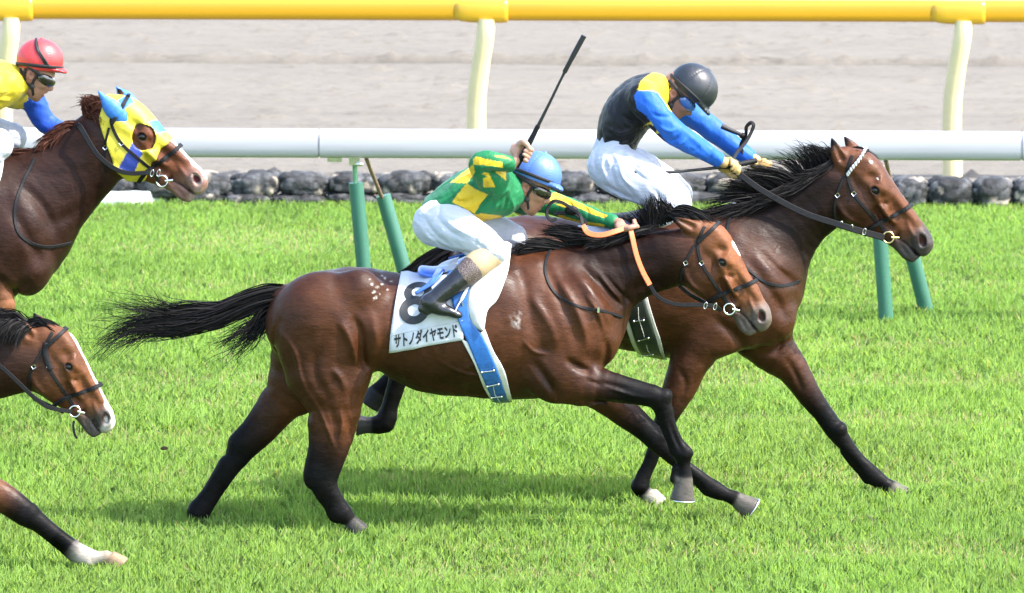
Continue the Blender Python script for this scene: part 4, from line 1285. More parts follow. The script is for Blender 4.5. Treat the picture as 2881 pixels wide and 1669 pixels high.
    mane = [
        ([[(1468, 694, -20), (1455, 690, -28), (1442, 702, -36)], [(1530, 700, -24), (1480, 712, -40), (1438, 716, -52)], [(1570, 696, -22), (1500, 690, -44), (1445, 700, -54)], [(1600, 690, -10), (1530, 674, -24), (1470, 678, -34)]], 420, dict(jit=7)),
        ([[(1610, 688, 0), (1570, 668, 0), (1520, 655, 6)], [(1660, 676, -10), (1590, 655, -16), (1518, 648, -10)], [(1690, 672, -6), (1620, 640, -10), (1545, 640, 0)], [(1700, 668, -22), (1640, 672, -40), (1575, 668, -46)]], 420, dict(jit=8)),
        ([[(1660, 676, -14), (1680, 686, -30), (1640, 684, -44)], [(1740, 664, -20), (1700, 680, -36), (1650, 690, -50)], [(1800, 650, -22), (1750, 668, -36), (1690, 690, -46)], [(1830, 640, -16), (1780, 650, -32), (1720, 676, -42)]], 420, dict(jit=7)),
        ([[(1800, 645, 20), (1780, 632, 24), (1745, 618, 28)], [(1830, 638, 10), (1815, 605, 10), (1800, 580, 12)]], 150, dict(jit=10)),
        ([[(1820, 640, 0), (1818, 600, 0), (1822, 556, 6)], [(1850, 630, 0), (1845, 590, 0), (1832, 552, 6)], [(1880, 622, 0), (1868, 588, 0), (1850, 556, 4)], [(1905, 612, 0), (1890, 590, -4), (1868, 570, -4)]], 520, dict(jit=12, r0=1.15, lock=9)),
        ([[(1850, 628, -10), (1875, 605, -20), (1905, 600, -28)], [(1870, 612, 0), (1900, 590, -8), (1945, 600, -14), (1990, 628, -20)], [(1880, 600, 10), (1920, 580, 6), (1970, 598, 0), (2020, 634, -6)], [(1900, 600, 24), (1940, 590, 24), (1985, 606, 20), (2012, 628, 14)]], 560, dict(jit=4, len_lo=.85, curl=2)),
        ([[(1560, 698, -4), (1610, 690, -6), (1660, 680, -6)], [(1660, 676, -20), (1740, 664, -22), (1820, 650, -22)], [(1740, 655, -10), (1820, 638, -12), (1890, 622, -14)]], 260, dict(jit=6)),
    ]
    hair('mane', F, mane, root)
    tail = [
        ([[(800, 812, 0), (760, 806, 0), (700, 822, 0), (610, 858, 4), (520, 860, 6), (440, 888, 8), (370, 905, 10), (300, 925, 12), (262, 965, 14)],
          [(795, 826, -8), (745, 830, -14), (680, 850, -16), (590, 885, -16), (500, 910, -12), (420, 905, -10), (340, 925, -8), (280, 970, -8), (244, 1022, -6)],
          [(790, 840, -10), (740, 850, -18), (670, 880, -22), (590, 915, -20), (510, 930, -18), (450, 940, -14), (400, 930, -14), (340, 950, -12), (262, 1010, -12)],
          [(788, 846, -6), (735, 862, -14), (660, 892, -18), (590, 914, -16), (520, 926, -14), (460, 938, -10), (430, 950, -10), (400, 978, -8), (366, 1024, -6)]], 600, dict(jit=17, m=20, r0=1.35, len_lo=.42, curl=12, lock=4.0, gather=.9)),
        ([[(785, 835, 8), (735, 835, 16), (660, 850, 20), (580, 870, 20), (500, 888, 16), (400, 910, 12), (320, 930, 12)], [(790, 846, 4), (735, 862, 10), (660, 895, 14), (580, 922, 12), (510, 934, 10), (440, 940, 8)]], 360, dict(jit=13, m=18, r0=1.4, len_lo=.55, curl=9, lock=4, gather=.9)),
        ([[(780, 850, -8), (745, 880, -16), (725, 920, -18), (700, 960, -18), (665, 1010, -14), (648, 1045, -12)], [(775, 860, 0), (735, 900, -8), (690, 930, -10), (630, 960, -8), (560, 985, -6)], [(780, 860, 6), (750, 905, 0), (735, 950, 0), (725, 1000, 0)]], 300, dict(jit=26, m=16, r0=1.2, len_lo=.45, curl=13, lock=5, gather=.8)),
        ([[(640, 862, 0), (560, 855, 0), (500, 870, 0), (465, 840, 2), (436, 802, 4)], [(600, 870, 0), (520, 880, 0), (430, 870, 0), (350, 850, 0), (310, 825, 0)], [(560, 880, 0), (470, 890, 0), (370, 885, 0), (300, 885, 0), (252, 910, 0)], [(620, 900, 0), (520, 935, 0), (450, 930, 0), (330, 960, 0), (200, 960, 0)]], 190, dict(jit=24, m=16, r0=1.1, len_lo=.55, curl=13, lock=4, gather=.8)),
    ]
    hair('tail', F, tail, root)
    # tack
    br = bridle(root, bvh, F, hd, Y0)
    s_ = 1 / S(Y0)
    rp, _ = cast(bvh, 2040, 868, .016, Y0)
    hand = F.pt((1770, 640, -10))
    path = [list(F.pt(q)) for q in ((1772, 638, -34), (1778, 664, -52), (1790, 716, -64), (1806, 760, -70), (1828, 802, -74))]
    c1 = catmull(path, 6)
    c1 = np.array([p + 0 for p in c1])
    v_, f_ = ribbon(c1, np.array([.25, -1, .1]), 15 * s_, 5 * s_)
    obj('rein_grip', v_, f_, M['orange'], br, smooth=False)
    c2 = catmull([list(F.pt(q)) for q in ((1828, 802, -72), (1852, 836, -74), (1900, 856, -72), (1965, 858, -66), (2010, 862, -58))] + [list(rp - [10 * s_, 0, 0])], 6)
    v_, f_ = ribbon(c2, np.array([0, -1, .1]), np.linspace(11, 13, len(c2)) * s_, 5 * s_)
    mb = MB().add(v_, f_)
    c3 = catmull([list(F.pt(q)) for q in ((1775, 636, 20), (1800, 660, 80), (1850, 730, 100), (1930, 820, 90), (2010, 862, 66), (2034, 866, 60))], 6)
    v_, f_ = ribbon(c3, np.array([0, 1, .1]), 12 * s_, 5 * s_); mb.add(v_, f_)
    v_, f_ = ribbon(catmull([list(F.pt(q)) for q in ((1640, 634, -40), (1632, 606, -20), (1612, 590, 0), (1585, 572, 10), (1560, 566, 6), (1545, 578, 0), (1538, 602, -6), (1550, 620, -8), (1566, 616, -4))], 5), np.array([.3, -1, .2]), 10 * s_, 5 * s_); mb.add(v_, f_)
    v_, f_ = ribbon(catmull([list(F.pt(q)) for q in ((1560, 600, 16), (1600, 600, 14), (1625, 606, 12), (1650, 628, 16))], 5), np.array([.3, -1, .2]), 11 * s_, 5 * s_); mb.add(v_, f_)
    v_, f_ = ellipsoid(F.pt((1608, 592, 12)), np.array([20, 12, 13]) * s_); mb.add(v_, f_)
    mb.build('rein', M['leather'], br, smooth=False)
    c4 = catmull([list(F.pt(q)) for q in ((1768, 638, -34), (1730, 652, -54), (1690, 662, -60), (1655, 656, -54), (1640, 634, -40))], 6)
    v_, f_ = ribbon(c4, np.array([.1, -1, .3]), 15 * s_, 5 * s_)
    obj('rein_grip', v_, f_, M['orange'], br, smooth=False)
    bs = strap(bvh, [(1575, 678), (1552, 700), (1537, 732), (1535, 775), (1558, 822), (1603, 852), (1640, 866), (1690, 874), (1750, 892)], 8, Y0)
    bo = bs.build('breast_strap', M['leather'], root, smooth=False)
    p_, n_ = cast(bvh, 1681, 873, .007, Y0)
    v_, f_ = box(p_, (3 * s_, 3 * s_, 7 * s_)); obj('buckle', v_, f_, M['steel'], bo, smooth=False)
    # number cloth
    TL, TR, BR_, BL = (1127, 772), (1290, 742), (1304, 955), (1095, 992)
    v_, f_ = patch(bvh, [TL, (1112, 850), (1101, 920), BL], [TR, (1298, 830), (1302, 900), BR_], Y0, off=.010, nu=26, nv=28, bulge=lambda t, w: .0045 * math.sin(9 * t + 5 * w) + .003 * math.sin(21 * t - 13 * w) + .006 * max(0, w - .8))
    cl = obj('number_cloth', v_, f_, M['white_cloth'], root)
    def on_cloth(x, y, off): return cast(bvh, x, y, off, Y0)[0]
    cbv = bvh_of(v_[:26 * 28 * 2], [q for q in f_ if len(q) == 4 and max(q) < 26 * 28 * 2]) if False else BVHTree.FromPolygons(v_.tolist(), [list(map(int, q)) for q in f_])
    def on_cl(x, y, off):
        d = Vector(ray(x, y)).normalized()
        h, n, _, _ = cbv.ray_cast(Vector(CAM), d)
        if h is None: return on_cloth(x, y, .014 + off)
        return np.array(h) - np.array(d) * off
    mb = MB()
    for k_, (cx, cy, ro, ri, hx, hy) in enumerate((((1174), 823, (40, 30), (17, 13.5), 1173, 822), ((1168), 873, (42, 40), (18.5, 17), 1168, 873))):
        rows = []
        for e in range(4):
            t = e / 3
            for a in np.linspace(0, 2 * np.pi, 48, endpoint=False):
                x = (cx + ro[0] * math.cos(a)) * t + (hx + ri[0] * math.cos(a)) * (1 - t)
                y = (cy + ro[1] * math.sin(a)) * t + (hy + ri[1] * math.sin(a)) * (1 - t)
                x += -(y - 850) * .10 * (1 if True else 0)
                rows.append(on_cl(x, y, .0025 + .0008 * k_))
        mb.add(rows, [[e * 48 + j, e * 48 + (j + 1) % 48, (e + 1) * 48 + (j + 1) % 48, (e + 1) * 48 + j] for e in range(3) for j in range(48)])
    mb.build('number', M['print'], cl)
    cu = bpy.data.curves.new('lettering', 'FONT')
    cu.body = 'サトノダイヤモンド'
    cu.offset = 0.036
    cu.resolution_u = 3
    to = bpy.data.objects.new('lettering_source', cu)
    COL.objects.link(to)
    bpy.context.view_layer.update()
    tm = to.evaluated_get(bpy.context.evaluated_depsgraph_get()).to_mesh()
    tv = np.array([list(q.co) for q in tm.vertices]); tf = [list(q.vertices) for q in tm.polygons]
    bpy.data.objects.remove(to)
    if len(tv):
        x0, x1, y0, y1 = tv[:, 0].min(), tv[:, 0].max(), tv[:, 1].min(), tv[:, 1].max()
        q4 = [np.array(q) for q in ((1109, 940), (1285, 909), (1290, 948), (1109, 981))]
        out = []
        for x, y, _ in tv:
            a, b = (x - x0) / (x1 - x0), (y1 - y) / (y1 - y0)
            pxy = (q4[0] * (1 - a) + q4[1] * a) * (1 - b) + (q4[3] * (1 - a) + q4[2] * a) * b
            out.append(on_cl(*pxy, .0028))
        obj('lettering', out, tf, M['print'], cl, smooth=False)
    # pale seam above the name strip
    rows = [on_cl(1098 + (1302 - 1098) * t, 944 - (944 - 902) * t, .0022) for t in np.linspace(0, 1, 16)]
    v_, f_ = ribbon(rows, np.array([0, -1, 0.05]), .003, .002)
    obj('seam', v_, f_, M['white_cloth'], cl)
    # white pad, blue flap and girth with white edges
    v_, f_ = patch(bvh, [(1398, 690), (1370, 735), (1340, 785), (1319, 822), (1316, 866), (1330, 913), (1351, 930)], [(1440, 694), (1435, 738), (1422, 783), (1398, 846), (1372, 871), (1366, 900), (1362, 926)], Y0,
                   off=.012, nu=14, nv=30, thick=.006, bulge=lambda t, w: .018 * math.sin(math.pi * t) + .012 * (1 - w))
    obj('saddle_pad', v_, f_, M['white_pad'], root)
    gm = patch(bvh, [(1262, 770), (1270, 835), (1287, 895), (1316, 962), (1348, 1039), (1371, 1085), (1394, 1131)], [(1360, 745), (1322, 835), (1322, 898), (1353, 937), (1382, 999), (1405, 1057), (1434, 1127)], Y0, off=.016, nu=10, nv=44, thick=.005)
    gi = obj('girth', *gm, M['blue_girth'], root)
    gl = patch(bvh, [(1297, 952), (1333, 1019), (1356, 1074), (1385, 1126)], [(1318, 962), (1350, 1039), (1373, 1085), (1396, 1131)], Y0, off=.0135, nu=5, nv=30, thick=.006)
    gr = patch(bvh, [(1351, 935), (1380, 999), (1403, 1057), (1432, 1127)], [(1364, 926), (1388, 985), (1419, 1042), (1441, 1123)], Y0, off=.0135, nu=5, nv=30, thick=.006)
    obj('girth_trim', *gl, M['white_trim'], gi); obj('girth_trim', *gr, M['white_trim'], gi)
    for (xa, ya), (xb, yb) in (((1354, 1039), (1387, 1033)), ((1370, 1075), (1400, 1070)), ((1383, 1107), (1412, 1104))):
        c_ = [cast(bvh, xa + (xb - xa) * t, ya + (yb - ya) * t, .024, Y0)[0] for t in (0, .33, .66, 1)]
        mb = MB(); mb.add(*tube(c_, 2.0 * s_, 6)); mb.add(*ellipsoid(c_[0], np.full(3, 4 * s_), n=8, m=6)); mb.add(*ellipsoid(c_[-1], np.full(3, 4 * s_), n=8, m=6))
        mb.build('buckle', M['steel'], gi)
    c_ = [cast(bvh, x, y, .023, Y0)[0] for x, y in ((1386, 1074), (1394, 1100), (1402, 1110), (1410, 1132))]
    obj('girth_stitch', *tube(c_, 1.1 * s_, 5), M['white_trim'], gi)
    # saddle
    SF = Field(Y0, .006)
    SF.chain([(1188, 762, 0, 13, 62), (1225, 768, 0, 16, 80), (1275, 760, 0, 20, 84), (1340, 732, 0, 22, 70), (1400, 702, 0, 20, 44)], k=8, sub=3)
    sv, sf = SF.mesh()
    sd = obj('saddle', sv, sf, M['blue_saddle'], root)
    for q in (((1205, 776), (1180, 800), (1172, 830)), ):
        pass
    v_, f_ = patch(bvh, [(1235, 765), (1213, 800), (1172, 829)], [(1255, 768), (1222, 806), (1175, 834)], Y0, off=.020, nu=4, nv=12, thick=.005, mirror=False)
    obj('saddle_strap', v_, f_, M['blue_saddle'], sd)
    # stirrups
    for sg in (-1, 1):
        dy = sg * 196
        st = [list(F.pt(q)) for q in ((1322, 792, sg * 168), (1310, 820, sg * 182), (1297, 846, dy))]
        v_, f_ = ribbon(catmull(st, 5), np.array([0, -1.0, 0]), 9 * s_, 5 * s_)
        so = obj('stirrup_leather', v_, f_, M['white_trim'], sd)
        pts = [list(F.pt(q)) for q in ((1296, 846, dy), (1284, 868, dy - 12), (1280, 890, dy - 16), (1292, 896, dy), (1300, 890, dy + 16), (1302, 868, dy + 12), (1297, 846, dy))]
        v_, f_ = tube(catmull(pts, 4), 3.2 * s_, 6)
        obj('stirrup', v_, f_, M['steel'], so)
    return dict(F=F, bvh=bvh, root=root, hd=hd)
# ---------------- the dark bay in the lead ----------------
def horse_lead():
    Y0 = 0.74
    F = Field(Y0, 0.0062)
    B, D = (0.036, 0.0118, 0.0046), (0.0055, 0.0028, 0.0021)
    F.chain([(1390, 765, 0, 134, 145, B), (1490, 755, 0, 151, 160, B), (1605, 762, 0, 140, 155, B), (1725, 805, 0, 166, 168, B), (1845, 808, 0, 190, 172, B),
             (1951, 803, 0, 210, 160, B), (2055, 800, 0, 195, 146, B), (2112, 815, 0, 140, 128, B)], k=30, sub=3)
    F.chain([(2085, 745, 0, 165, 100, D), (2160, 680, 0, 130, 72, D), (2240, 612, 0, 100, 54, D), (2310, 560, 0, 92, 46, D), (2365, 530, 0, 86, 44, D)], k=40, sub=3)  # dark neck coat, deepened by the mane's shade put into its colour
    for sg in (-1, 1):
        F.ball((2095, 850, sg * 88, 105, 62, 145, 25), k=30, col=B)
        F.ball((2175, 900, sg * 64, 62, 58, 72, 10), k=24, col=B)
        F.ball((2000, 930, sg * 104, 84, 50, 84, 25), k=26, col=B)
        F.ball((1410, 730, sg * 92, 115, 74, 100, -10), k=30, col=B)
        F.ball((1830, 800, sg * 118, 170, 60, 150, 0), k=40, col=B)
    add_legs(F, [([(1965, 960, -96, 70, 50, B), (1936, 1028, -102, 54, 42, B), (1909, 1097, -104, 47, 36, B), (1888, 1145, -104, 37, 30, BAYD), (1871, 1184, -104, 31, 27, BLK),
                   (1861, 1216, -104, 30, 27, BLK), (1848, 1250, -104, 23, 20, BLK), (1834, 1290, -104, 18, 16, BLK), (1815, 1336, -104, 19, 17, BLK), (1801, 1366, -104, 26, 22, BLK),
                   (1812, 1384, -104, 20, 18, BLK), (1828, 1396, -104, 20, 18, (.12, .105, .09))], 26, ((1829, 1388, -104), (1850, 1420, -104), 21, 30, .86, 5, (.26, .235, .195))),
                  ([(2150, 955, 84, 76, 54, B), (2190, 1000, 88, 60, 46, B), (2228, 1036, 90, 47, 38, B), (2272, 1105, 90, 35, 30, BAYD), (2312, 1158, 90, 29, 26, BLK), (2352, 1214, 90, 29, 26, BLK),
                   (2380, 1250, 90, 23, 21, BLK), (2404, 1280, 90, 19, 17, BLK), (2432, 1312, 90, 21, 18, BLK), (2456, 1340, 90, 27, 22, BLK), (2488, 1362, 90, 20, 18, BLK), (2508, 1374, 90, 22, 20, BLK)],
                   26, ((2508, 1374, 90), (2538, 1398, 90), 22, 33, .86, 5, (.075, .068, .05)))])
    add_legs(F, [([(1380, 800, -80, 118, 74, B), (1390, 890, -86, 92, 60, B), (1330, 945, -92, 66, 48, B), (1250, 972, -96, 52, 38, BAYD), (1150, 1002, -98, 42, 32, BLK),
                   (1130, 1040, -98, 30, 24, BLK), (1113, 1090, -98, 24, 20, BLK), (1095, 1150, -98, 24, 20, BLK), (1081, 1190, -98, 30, 25, BLK), (1045, 1197, -98, 24, 21, BLK)], 40,
                   ((1040, 1196, -98), (1002, 1196, -98), 22, 30, .86, 5, (.03, .028, .03))),
                  ([(1370, 800, 80, 112, 70, B), (1400, 885, 86, 90, 58, B), (1340, 940, 92, 62, 46, B), (1260, 965, 94, 50, 38, BAYD), (1190, 985, 94, 42, 32, BLK), (1150, 1022, 94, 32, 25, BLK),
                   (1105, 1068, 94, 29, 22, BLK), (1062, 1112, 94, 33, 26, BLK)], 40, ((1064, 1108, 94), (1038, 1142, 94), 28, 33, .86, 8, (.02, .02, .022)))])
    tendon(F, (1852, 1250), (1816, 1338), 1, -104, r=8, off=15)
    tendon(F, (2382, 1262), (2446, 1334), 1, 90, r=9, off=16)
    tendon(F, (1122, 1074), (1092, 1168), 1, -98, r=9, off=16)
    F.ball((2362, 1208, 84, 22, 26, 24, 50), k=8, col=BLK)
    F.ball((1870, 1214, -108, 20, 24, 22, 60), k=8, col=BLK)
    F.chain([(1310, 690, 0, 26, 24, D), (1275, 696, 0, 22, 20, BLK), (1240, 712, 0, 14, 13, BLK)], k=16, sub=2)
    hd = Head((2400, 432), (2630, 668), (2372, 468, 2340, 391, 1.05), (2414, 440, 2376, 386, 1.0))
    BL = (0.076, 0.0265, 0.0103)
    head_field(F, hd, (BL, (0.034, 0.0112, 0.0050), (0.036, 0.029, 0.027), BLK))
    F.relief += [([(2090, 700), (2140, 770), (2190, 850), (2215, 900)], 14, 6, 0), ([(2130, 690), (2190, 750), (2245, 800)], 10, 5, 0), ([(2000, 870), (2060, 920), (2100, 980)], 14, 8, 0),
                 ([(2180, 930), (2195, 975), (2180, 1015)], 9, 6, 0), ([(2210, 1010), (2240, 1060), (2265, 1120)], 8, 5, 0), ([(2130, 1010), (2180, 990), (2230, 960)], 10, 6, 0),
                 ([(1905, 1010), (1925, 1060), (1905, 1120)], 8, 4, -1), ([(1990, 990), (2050, 1000), (2120, 970)], 14, 6, 0), ([(2170, 650), (2250, 580), (2330, 530)], 18, 5, 0),
                 ([(2250, 715), (2310, 640), (2350, 600)], 14, 5, 0)]
    F.post.append(hide(Y0 * 5 + 9))
    F.relief = [(a, b * 1.1, k * 1.3, s) for a, b, k, s in F.relief]
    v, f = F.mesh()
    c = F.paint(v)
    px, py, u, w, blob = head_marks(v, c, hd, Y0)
    blob(.16, -.06, .016, .012, WHT)
    blob(.30, .0, .010, .008, WHT)
    d = np.hypot((px - 2182) / 26, (py - 702) / 16)                     # dried sweat on the neck
    a = np.clip(1 - d, 0, 1) * (vnoise(v[:, 0] * 110, v[:, 1] * 30, v[:, 2] * 50) > .6) * .12
    c[:] = c * (1 - a[:, None]) + np.array((.5, .47, .44)) * a[:, None]
    d = np.hypot((px - 2152) / 60, (py - 1075) / 60)
    root = empty('racehorse', (P(1800, 1395, Y0)[0], Y0, 0), 'dark bay racehorse in the lead with a scalloped white browband, on the rail side', 'horse', 'racehorses galloping along the turf')
    lighten(obj('body', v, f, M['coat'], root, col=c), .7)
    bvh = bvh_of(v, f)
    eyes(root, F, hd)
    mane = [
        ([[(2250, 520, 0), (2225, 480, 0), (2200, 460, 4), (2170, 446, 8), (2140, 440, 8)], [(2300, 480, 0), (2280, 440, 0), (2262, 425, 4), (2235, 422, 8)], [(2340, 455, 0), (2318, 432, 0), (2292, 424, 4), (2270, 430, 8)], [(2372, 436, 0), (2350, 425, 0), (2330, 428, 0)]], 800, dict(jit=13, r0=1.05, curl=4, len_lo=.4, lock=7)),
        ([[(2130, 588, -6), (2070, 560, -16), (2010, 575, -26), (1955, 590, -30)], [(2170, 560, -10), (2110, 530, -22), (2060, 520, -30), (2020, 515, -34)], [(2215, 530, -10), (2160, 500, -24), (2110, 490, -32), (2060, 500, -34)], [(2250, 510, -10), (2200, 480, -24), (2150, 470, -30), (2105, 460, -30)]], 1000, dict(jit=12, r0=1.1, curl=4, len_lo=.4, lock=7)),
        ([[(2020, 610, -10), (1990, 600, -30), (1950, 610, -44), (1915, 600, -50)], [(2080, 590, -16), (2040, 590, -40), (1995, 600, -56), (1960, 600, -60)], [(2150, 560, -24), (2110, 580, -48), (2060, 600, -62), (2010, 620, -68)], [(2220, 530, -26), (2180, 555, -50), (2130, 575, -62), (2080, 595, -68)], [(2290, 490, -24), (2255, 520, -46), (2205, 545, -58), (2160, 560, -62)], [(2350, 450, -20), (2310, 475, -36), (2265, 490, -44), (2220, 495, -46)]], 1100, dict(jit=12, r0=1.1, curl=3.5, len_lo=.4, lock=9, gather=.6)),
        ([[(2370, 434, 10), (2400, 424, 6), (2430, 440, 0), (2460, 458, -6)], [(2385, 425, 24), (2412, 416, 22), (2440, 432, 18), (2468, 454, 12)], [(2380, 430, -10), (2408, 428, -16), (2430, 446, -22), (2444, 466, -26)]], 360, dict(jit=5, len_lo=.8, curl=2)),
    ]
    hair('mane', F, mane, root)
    tail = [([[(1290, 690, 0), (1240, 700, 0), (1190, 725, 0), (1140, 765, 0), (1080, 800, 0), (1010, 830, 0)], [(1285, 702, -6), (1240, 722, -10), (1195, 752, -10), (1150, 790, -8), (1090, 830, -6), (1030, 880, -6)], [(1285, 715, -4), (1240, 745, -8), (1200, 785, -8), (1160, 820, -8), (1110, 870, -6), (1060, 930, -6)]], 900, dict(jit=14, m=16, r0=1.7))]
    hair('tail', F, tail, root)
    br = bridle(root, bvh, F, hd, Y0, white_brow=False, ring_m='brass')
    s_ = 1 / S(Y0)
    # scalloped white browband
    mb = strap(bvh, [hd(*q) for q in ((.050, -.115), (.066, -.03), (.074, .06), (.085, .14))], 6, Y0, off=.012, thick=5)
    line = catmull([hd(*q) for q in ((.045, -.11), (.066, -.03), (.074, .06), (.085, .135))], 6)
    for i in range(0, len(line), 2):
        x, y = line[i]
        p, n = cast(bvh, x - 3, y + 6, .013, Y0)
        mb.add(*ellipsoid(p, np.array([4.5, 4, 7]) * s_, n=8, m=6))
        q = p.copy(); q[1] = 2 * Y0 - q[1]
        mb.add(*ellipsoid(q, np.array([4.5, 4, 7]) * s_, n=8, m=6))
    mb.build('browband_cover', M['white_trim'], br)
    rp, _ = cast(bvh, *hd(.717, .278), .016, Y0)
    mb = MB()
    c2 = catmull([list(F.pt(q)) for q in ((2062, 476, -70), (2085, 494, -74), (2150, 540, -76), (2258, 598, -76), (2340, 626, -76), (2411, 648, -72))] + [list(rp - [12 * s_, 0, 0])], 6)
    mb.add(*ribbon(c2, np.array([0, -1, .15]), np.linspace(17, 19, len(c2)) * s_, 5 * s_))
    c3 = catmull([list(F.pt(q)) for q in ((2150, 468, 96), (2230, 540, 90), (2340, 620, 80), (2440, 655, 66), (2480, 662, 60))], 6)
    mb.add(*ribbon(c3, np.array([0, 1, .15]), 17 * s_, 5 * s_))
    # the loop of rein standing up between the hands
    c4 = catmull([list(F.pt(q)) for q in ((2062, 450, -40), (2074, 428, 10), (2095, 404, 40), (2113, 374, 56), (2120, 352, 60), (2112, 346, 62), (2100, 358, 64), (2098, 380, 70), (2084, 412, 80), (2100, 440, 90), (2140, 458, 96))], 6)
    mb.add(*ribbon(c4, np.array([.5, -1, .2]), 11 * s_, 5 * s_))
    mb.build('rein', M['leather'], br, smooth=False)
    mar = strap(bvh, [(2367, 632), (2380, 645), (2440, 640)], 9, Y0, off=.012)
    bs = strap(bvh, [(2066, 577), (2058, 600), (2047, 642), (2050, 690), (2075, 735), (2104, 758), (2148, 792), (2203, 805), (2249, 790)], 9, Y0)
    bo = bs.build('breast_strap', M['leather'], root, smooth=False)
    obj('strap_stud', *ellipsoid(cast(bvh, 2066, 578, .01, Y0)[0], np.array([6, 4, 5]) * s_, n=10, m=8), M['white_trim'], bo)
    # black girth with white edges
    gi = obj('girth', *patch(bvh, [(1768, 780), (1762, 860), (1789, 954), (1806, 990), (1822, 1014)], [(1812, 780), (1812, 833), (1834, 910), (1850, 960), (1868, 1014)], Y0, off=.016, nu=8, nv=40, thick=.005), M['black_girth'], root)
    obj('girth_trim', *patch(bvh, [(1752, 780), (1748, 862), (1774, 950), (1796, 992), (1815, 1014)], [(1768, 780), (1764, 860), (1791, 954), (1810, 990), (1828, 1014)], Y0, off=.0135, nu=5, nv=30, thick=.006), M['white_trim'], gi)
    obj('girth_trim', *patch(bvh, [(1810, 780), (1811, 833), (1833, 910), (1849, 960), (1867, 1014)], [(1819, 780), (1821, 831), (1843, 908), (1860, 956), (1876, 1012)], Y0, off=.0135, nu=5, nv=30, thick=.006), M['white_trim'], gi)
    for (xa, ya), (xb, yb) in (((1785, 898), (1810, 895)), ((1798, 948), (1824, 942)), ((1812, 988), (1838, 984))):
        c_ = [cast(bvh, xa + (xb - xa) * t, ya + (yb - ya) * t, .024, Y0)[0] for t in (0, .5, 1)]
        mb = MB(); mb.add(*tube(c_, 1.8 * s_, 6)); mb.add(*ellipsoid(c_[0], np.full(3, 3.5 * s_), n=8, m=6)); mb.add(*ellipsoid(c_[-1], np.full(3, 3.5 * s_), n=8, m=6))
        mb.build('buckle', M['steel'], gi)
    c_ = [cast(bvh, x, y, .023, Y0)[0] for x, y in ((1796, 862), (1797, 890), (1810, 930), (1824, 975), (1846, 1010))]
    obj('girth_stitch', *tube(c_, 1.0 * s_, 5), M['white_trim'], gi)
    SF = Field(Y0, .008)
    SF.chain([(1680, 612, 0, 12, 60), (1740, 620, 0, 18, 82), (1800, 612, 0, 20, 80), (1870, 592, 0, 20, 56)], k=8, sub=3)
    obj('saddle', *SF.mesh(), M['rubber'], root)
    obj('number_cloth', *patch(bvh, [(1625, 640), (1600, 720), (1592, 820)], [(1790, 622), (1795, 720), (1800, 800)], Y0, off=.010, nu=14, nv=18), M['white_cloth'], root)
    return dict(F=F, bvh=bvh, root=root, hd=hd)

